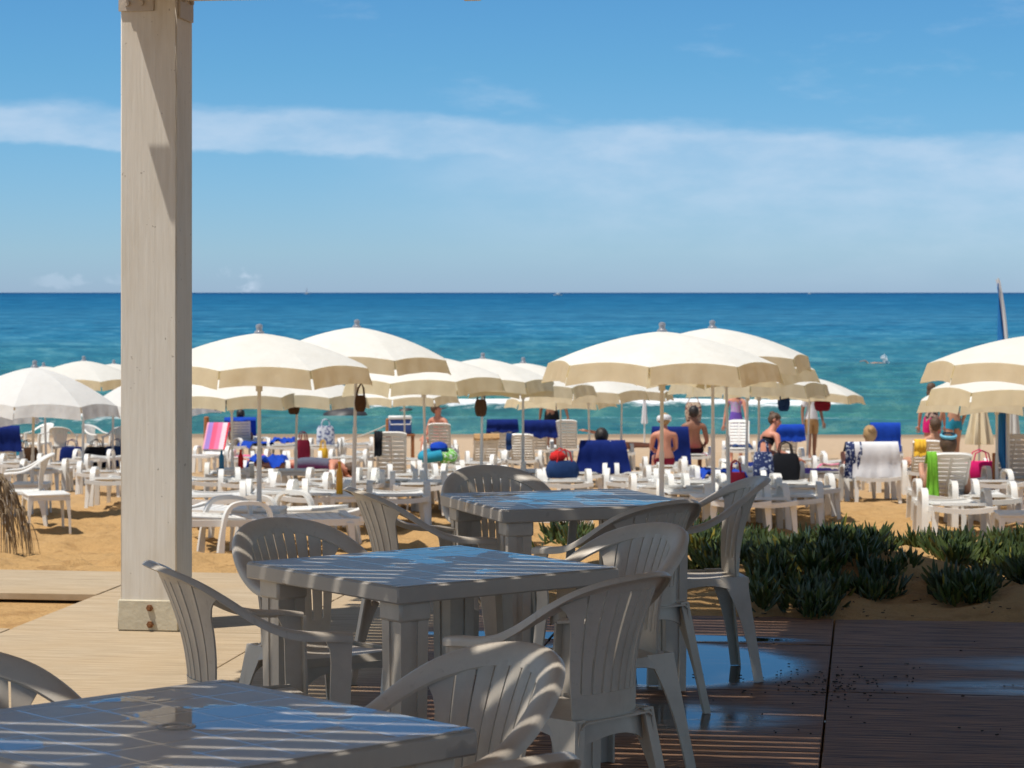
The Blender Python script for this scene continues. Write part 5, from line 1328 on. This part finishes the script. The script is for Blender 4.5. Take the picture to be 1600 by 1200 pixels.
ground_bag(at(1532, 34, None) + Vector((0, 0, .36)), 0, 'magenta', 'magenta heap of clothes beside the flag pole', .5, .3, .26, 'clothes', 'clothes_heap')
ground_bag(onl('flat lounger with cluttered belongings left of the print bag', .3, .38), 20, 'maroon', 'maroon bag among the belongings left of the print bag', .26, .2, .34)
ground_bag(onl('flat lounger with cluttered belongings left of the print bag', .3, .38) + Vector((.36, .1, 0)), -10, 'yellow', 'small yellow bag among the belongings left of the print bag', .18, .14, .18)
for px, m, lab in ((112, 'navy', 'blue bag on the sand in the far left shade'), (34, 'teal', 'teal bag hung on a chair in the far left shade'), (42, 'brown', 'brown basket on the sand in the far left shade'), (150, 'black', 'dark rucksack on the sand in the far left shade'), (182, 'denim', 'dark blue bag beside the post in the far left shade')):
    ground_bag(at(px, 51.3), 0, m, lab, .5, .3, .42)
# swim ring by the raised loungers
c = onl('flat lounger right of the swim ring', -.2, .40) + Vector((-.62, -.3, .13)); r = empty('swim_ring', c, .3, 'green and turquoise inflatable swim ring lying on a lounger', 'swim ring')
for a0, a1, m in ((0, .55, 'greenpatch'), (.55, 1.0, 'teal')):
    b = MB(); b.tube([(.25 * math.cos(2 * math.pi * t), .25 * math.sin(2 * math.pi * t), .03 * math.sin(9 * t)) for t in np.linspace(a0 - .25, a1 - .25, 15)], .095, 12); b.build('tube_section', M[m], r)
b = MB(); b.ell((.02, .0, .08), (.17, .15, .10), 12, 8, fn=lambda p: .85 + .35 * float(fbm(p.x * 4, p.y * 4, 5))); o = b.build('cloth_bundle', M['royal']); o.location = c + Vector((0, .05, .05)); tag(o, 'blue cloth heaped inside the swim ring', 'cloth')
# cool boxes and odds and ends
def cool_box(c, label, body='navy'):
    r = empty('cool_box', c, .1, label, 'cool box'); b = MB(); b.box((0, 0, .15), (.46, .28, .30), .02); b.build('body', simple('blue_box', (.03, .08, .28), .4, .1), r)
    b = MB(); b.box((0, 0, .335), (.48, .30, .07), .02); b.build('lid', M['lounger'], r); b = MB(); b.tube([(-.22, -.16, .28), (-.2, -.17, .2), (.2, -.17, .2), (.22, -.16, .28)], .012, 6); b.build('handle', M['lounger'], r)
cool_box(at(625, 50) + Vector((0, 0, .72)), 'blue cool box with white lid on a stand beyond the largest raised lounger')
r = empty('box_stand', at(625, 50), .1, 'low wooden stand carrying the blue cool box', 'stand')
b = MB(); b.box((0, 0, .70), (.6, .4, .04), .005); b.build('tabletop', M['wood_post'], r)
for sx_ in (-1, 1):
    for sy_ in (-1, 1): b = MB(); b.box((sx_ * .26, sy_ * .16, .34), (.05, .05, .68), .004); b.build('leg', M['wood_post'], r)
def bottle(c, m, label, h=.26):
    b = MB(); b.lathe([(.036, 0), (.038, .02), (.038, h * .62), (.016, h * .82), (.016, h * .93), (.019, h * .94), (.019, h)], 12); o = b.build('bottle', M[m]); o.location = c; return tag(o, label, 'bottle')
c_, Yk = PB[361]; bottle(Vector((c_.x - .16, Yk, float(ground(c_.x, Yk)) + .43)), 'water_bottle', 'blue bottle on the far table beside the post')
bottle(Vector((c_.x + .10, Yk + .1, float(ground(c_.x, Yk)) + .43)), 'red', 'red bottle on the far table beside the post')
c_, Yk = PB[558]; bottle(Vector((c_.x - .15, Yk, float(ground(c_.x, Yk)) + .43)), 'amber', 'amber bottle on the table of the second big left parasol', .36)
# rope fence by the water: orange stakes and a rope
RS = []
for px, py, lab in ((322, 660, 'orange wooden stake by the water nearest the post'), (606, 668, 'orange wooden stake left of the cool box')):
    Yk = 57; c_ = at(px, Yk); zt = row_z(652 if px == 322 else 655, Yk); b = MB(); b.tube([(0, 0, -.2), (.01, 0, zt - c_.z)], [.07, .06], 9); b.tube([(.01, 0, zt - c_.z), (.01, 0, zt - c_.z + .02)], [.06, .03], 9); o = b.build('stake', M['wood_post']); o.location = c_; tag(o, lab, 'stake', 'wooden stakes of the rope line'); RS.append(c_ + Vector((0, 0, zt - c_.z - .12)))
b = MB(); b.tube([RS[0].lerp(RS[1], t) - Vector((0, 0, .55 * 4 * t * (1 - t))) for t in np.linspace(0, 1, 24)], .016, 6); tag(b.build('rope', M['rope']), 'pale rope slung between the orange stakes by the water', 'rope')
# furled parasols and hanging white cloth
def furled(px, Yk, ytop, ybot, m, label, rmax=.20):
    base = at(px, Yk); zt, zb = row_z(ytop, Yk), row_z(ybot, Yk); r = empty('furled_parasol', base, .3, label, 'furled parasol', 'furled parasols'); h = zt - base.z
    b = MB(); b.tube([(0, 0, -.2), (0, 0, h + .05)], .02, 8); b.build('pole', M['pole'], r); b = MB(); rings = []; nn = 32
    for t in np.linspace(0, 1, 12):
        rr = .03 + (rmax - .03) * t ** .9
        if t > .95: rr *= .94
        rings.append([Vector((rr * (1 + .26 * math.sin(8 * a + 1.5 * t)) * math.cos(a), rr * (1 + .26 * math.sin(8 * a + 1.5 * t)) * math.sin(a), h - (zt - zb) * t)) for a in [2 * math.pi * k / nn for k in range(nn)]])
    b.loft(rings); b.build('canopy', M[m], r); b = MB(); b.lathe([(.03, h - .01), (.03, h + .05), (.01, h + .07)], 10); b.build('finial', M['cap'], r)
furled(1530, 42, 608, 694, 'beige', 'beige furled parasol left of the blue flag', .22)
furled(1580, 36, 600, 738, 'canvas_white', 'greyish white furled parasol right of the blue flag', .17)
furled(1007, 62, 626, 662, 'white', 'narrow white furled parasol in front of the surf, right of the middle gap', .075)
# feather flag
Yk = 33.0; c_ = at(1557, Yk); ff = empty('feather_flag', c_, 0, 'tall narrow blue feather flag with white edge at the right', 'flag'); zt = row_z(434, Yk) - c_.z
def fx(t): return (.02 + .14 * (1 - max(0, (t - .45) / .55) ** 2.6)) if t > .45 else .16
b = MB(); b.tube([(fx(t) if t > .15 else .16, 0, zt * t) for t in np.linspace(0, .999, 26)], [.022 - .012 * t for t in np.linspace(0, 1, 26)], 8); b.build('pole', M['pole'], ff)
P_ = []
for t in np.linspace(.10, .975, 30):
    xr = fx(t) - .028; xl = .02 if t > .22 else .02 + (xr - .02) * ((.22 - t) / .12) ** 1.3; P_.append([Vector((xl + (xr - xl) * k / 5, .035 * math.sin(t * 11 + k), zt * t)) for k in range(6)])
b = MB(); b.grid(P_, .004); b.build('sail', simple('blue_flag_cloth', (.03, .27, .70), .7, .12, 3, trans=.4), ff, angle=60)
P_ = [[Vector((fx(t) - .03, .0, zt * t)), Vector((fx(t) + .022, 0, zt * t))] for t in np.linspace(.14, .992, 30)]
b = MB(); b.grid(P_, .03); b.build('sleeve', M['white'], ff)
b = MB(); b.box((-.03, 0, .30), (.05, .05, .75), .005); b.build('base_stake', M['wood_post'], ff); 
# boats on the horizon
def boat(px, Yk, label, s, sail=False):
    r = empty('boat', at(px, Yk, -2.6), .2, label, 'boat'); b = MB(); rings = []
    for t in np.linspace(-1, 1, 9):
        w_ = 1.0 * (1 - abs(t) ** 2.5) + .05; rings.append([Vector((t * 3.2 * s, y * w_ * s, z * s)) for y, z in ((-1, .9 + .25 * max(0, t)), (-.7, -.1), (.7, -.1), (1, .9 + .25 * max(0, t)))])
    b.loft(rings); b.build('hull', M['lounger'], r); b = MB(); b.box((-.3 * s, 0, 1.45 * s), (2.2 * s, 1.2 * s, 1.0 * s), .1 * s); b.build('cabin', M['lounger'] if not sail else M['steel'], r)
    if sail:
        b = MB(); b.tube([(0, 0, .8 * s), (0, 0, 9 * s)], .08 * s, 6); b.build('mast', M['steel'], r); b = MB(); b.grid([[Vector((-.2 * s, 0, 1.6 * s)), Vector((-2.8 * s, .2, 1.7 * s))], [Vector((-.15 * s, 0, 8.6 * s)), Vector((-.2 * s, 0, 8.6 * s))]], .02); b.build('sail', M['white'], r)
boat(872, 3300, 'small white motor boat just below the horizon', 1.9); boat(480, 5200, 'tiny sailing boat on the horizon at left', 1.7, True); boat(1265, 6500, 'tiny distant vessel on the horizon at right', 1.6)
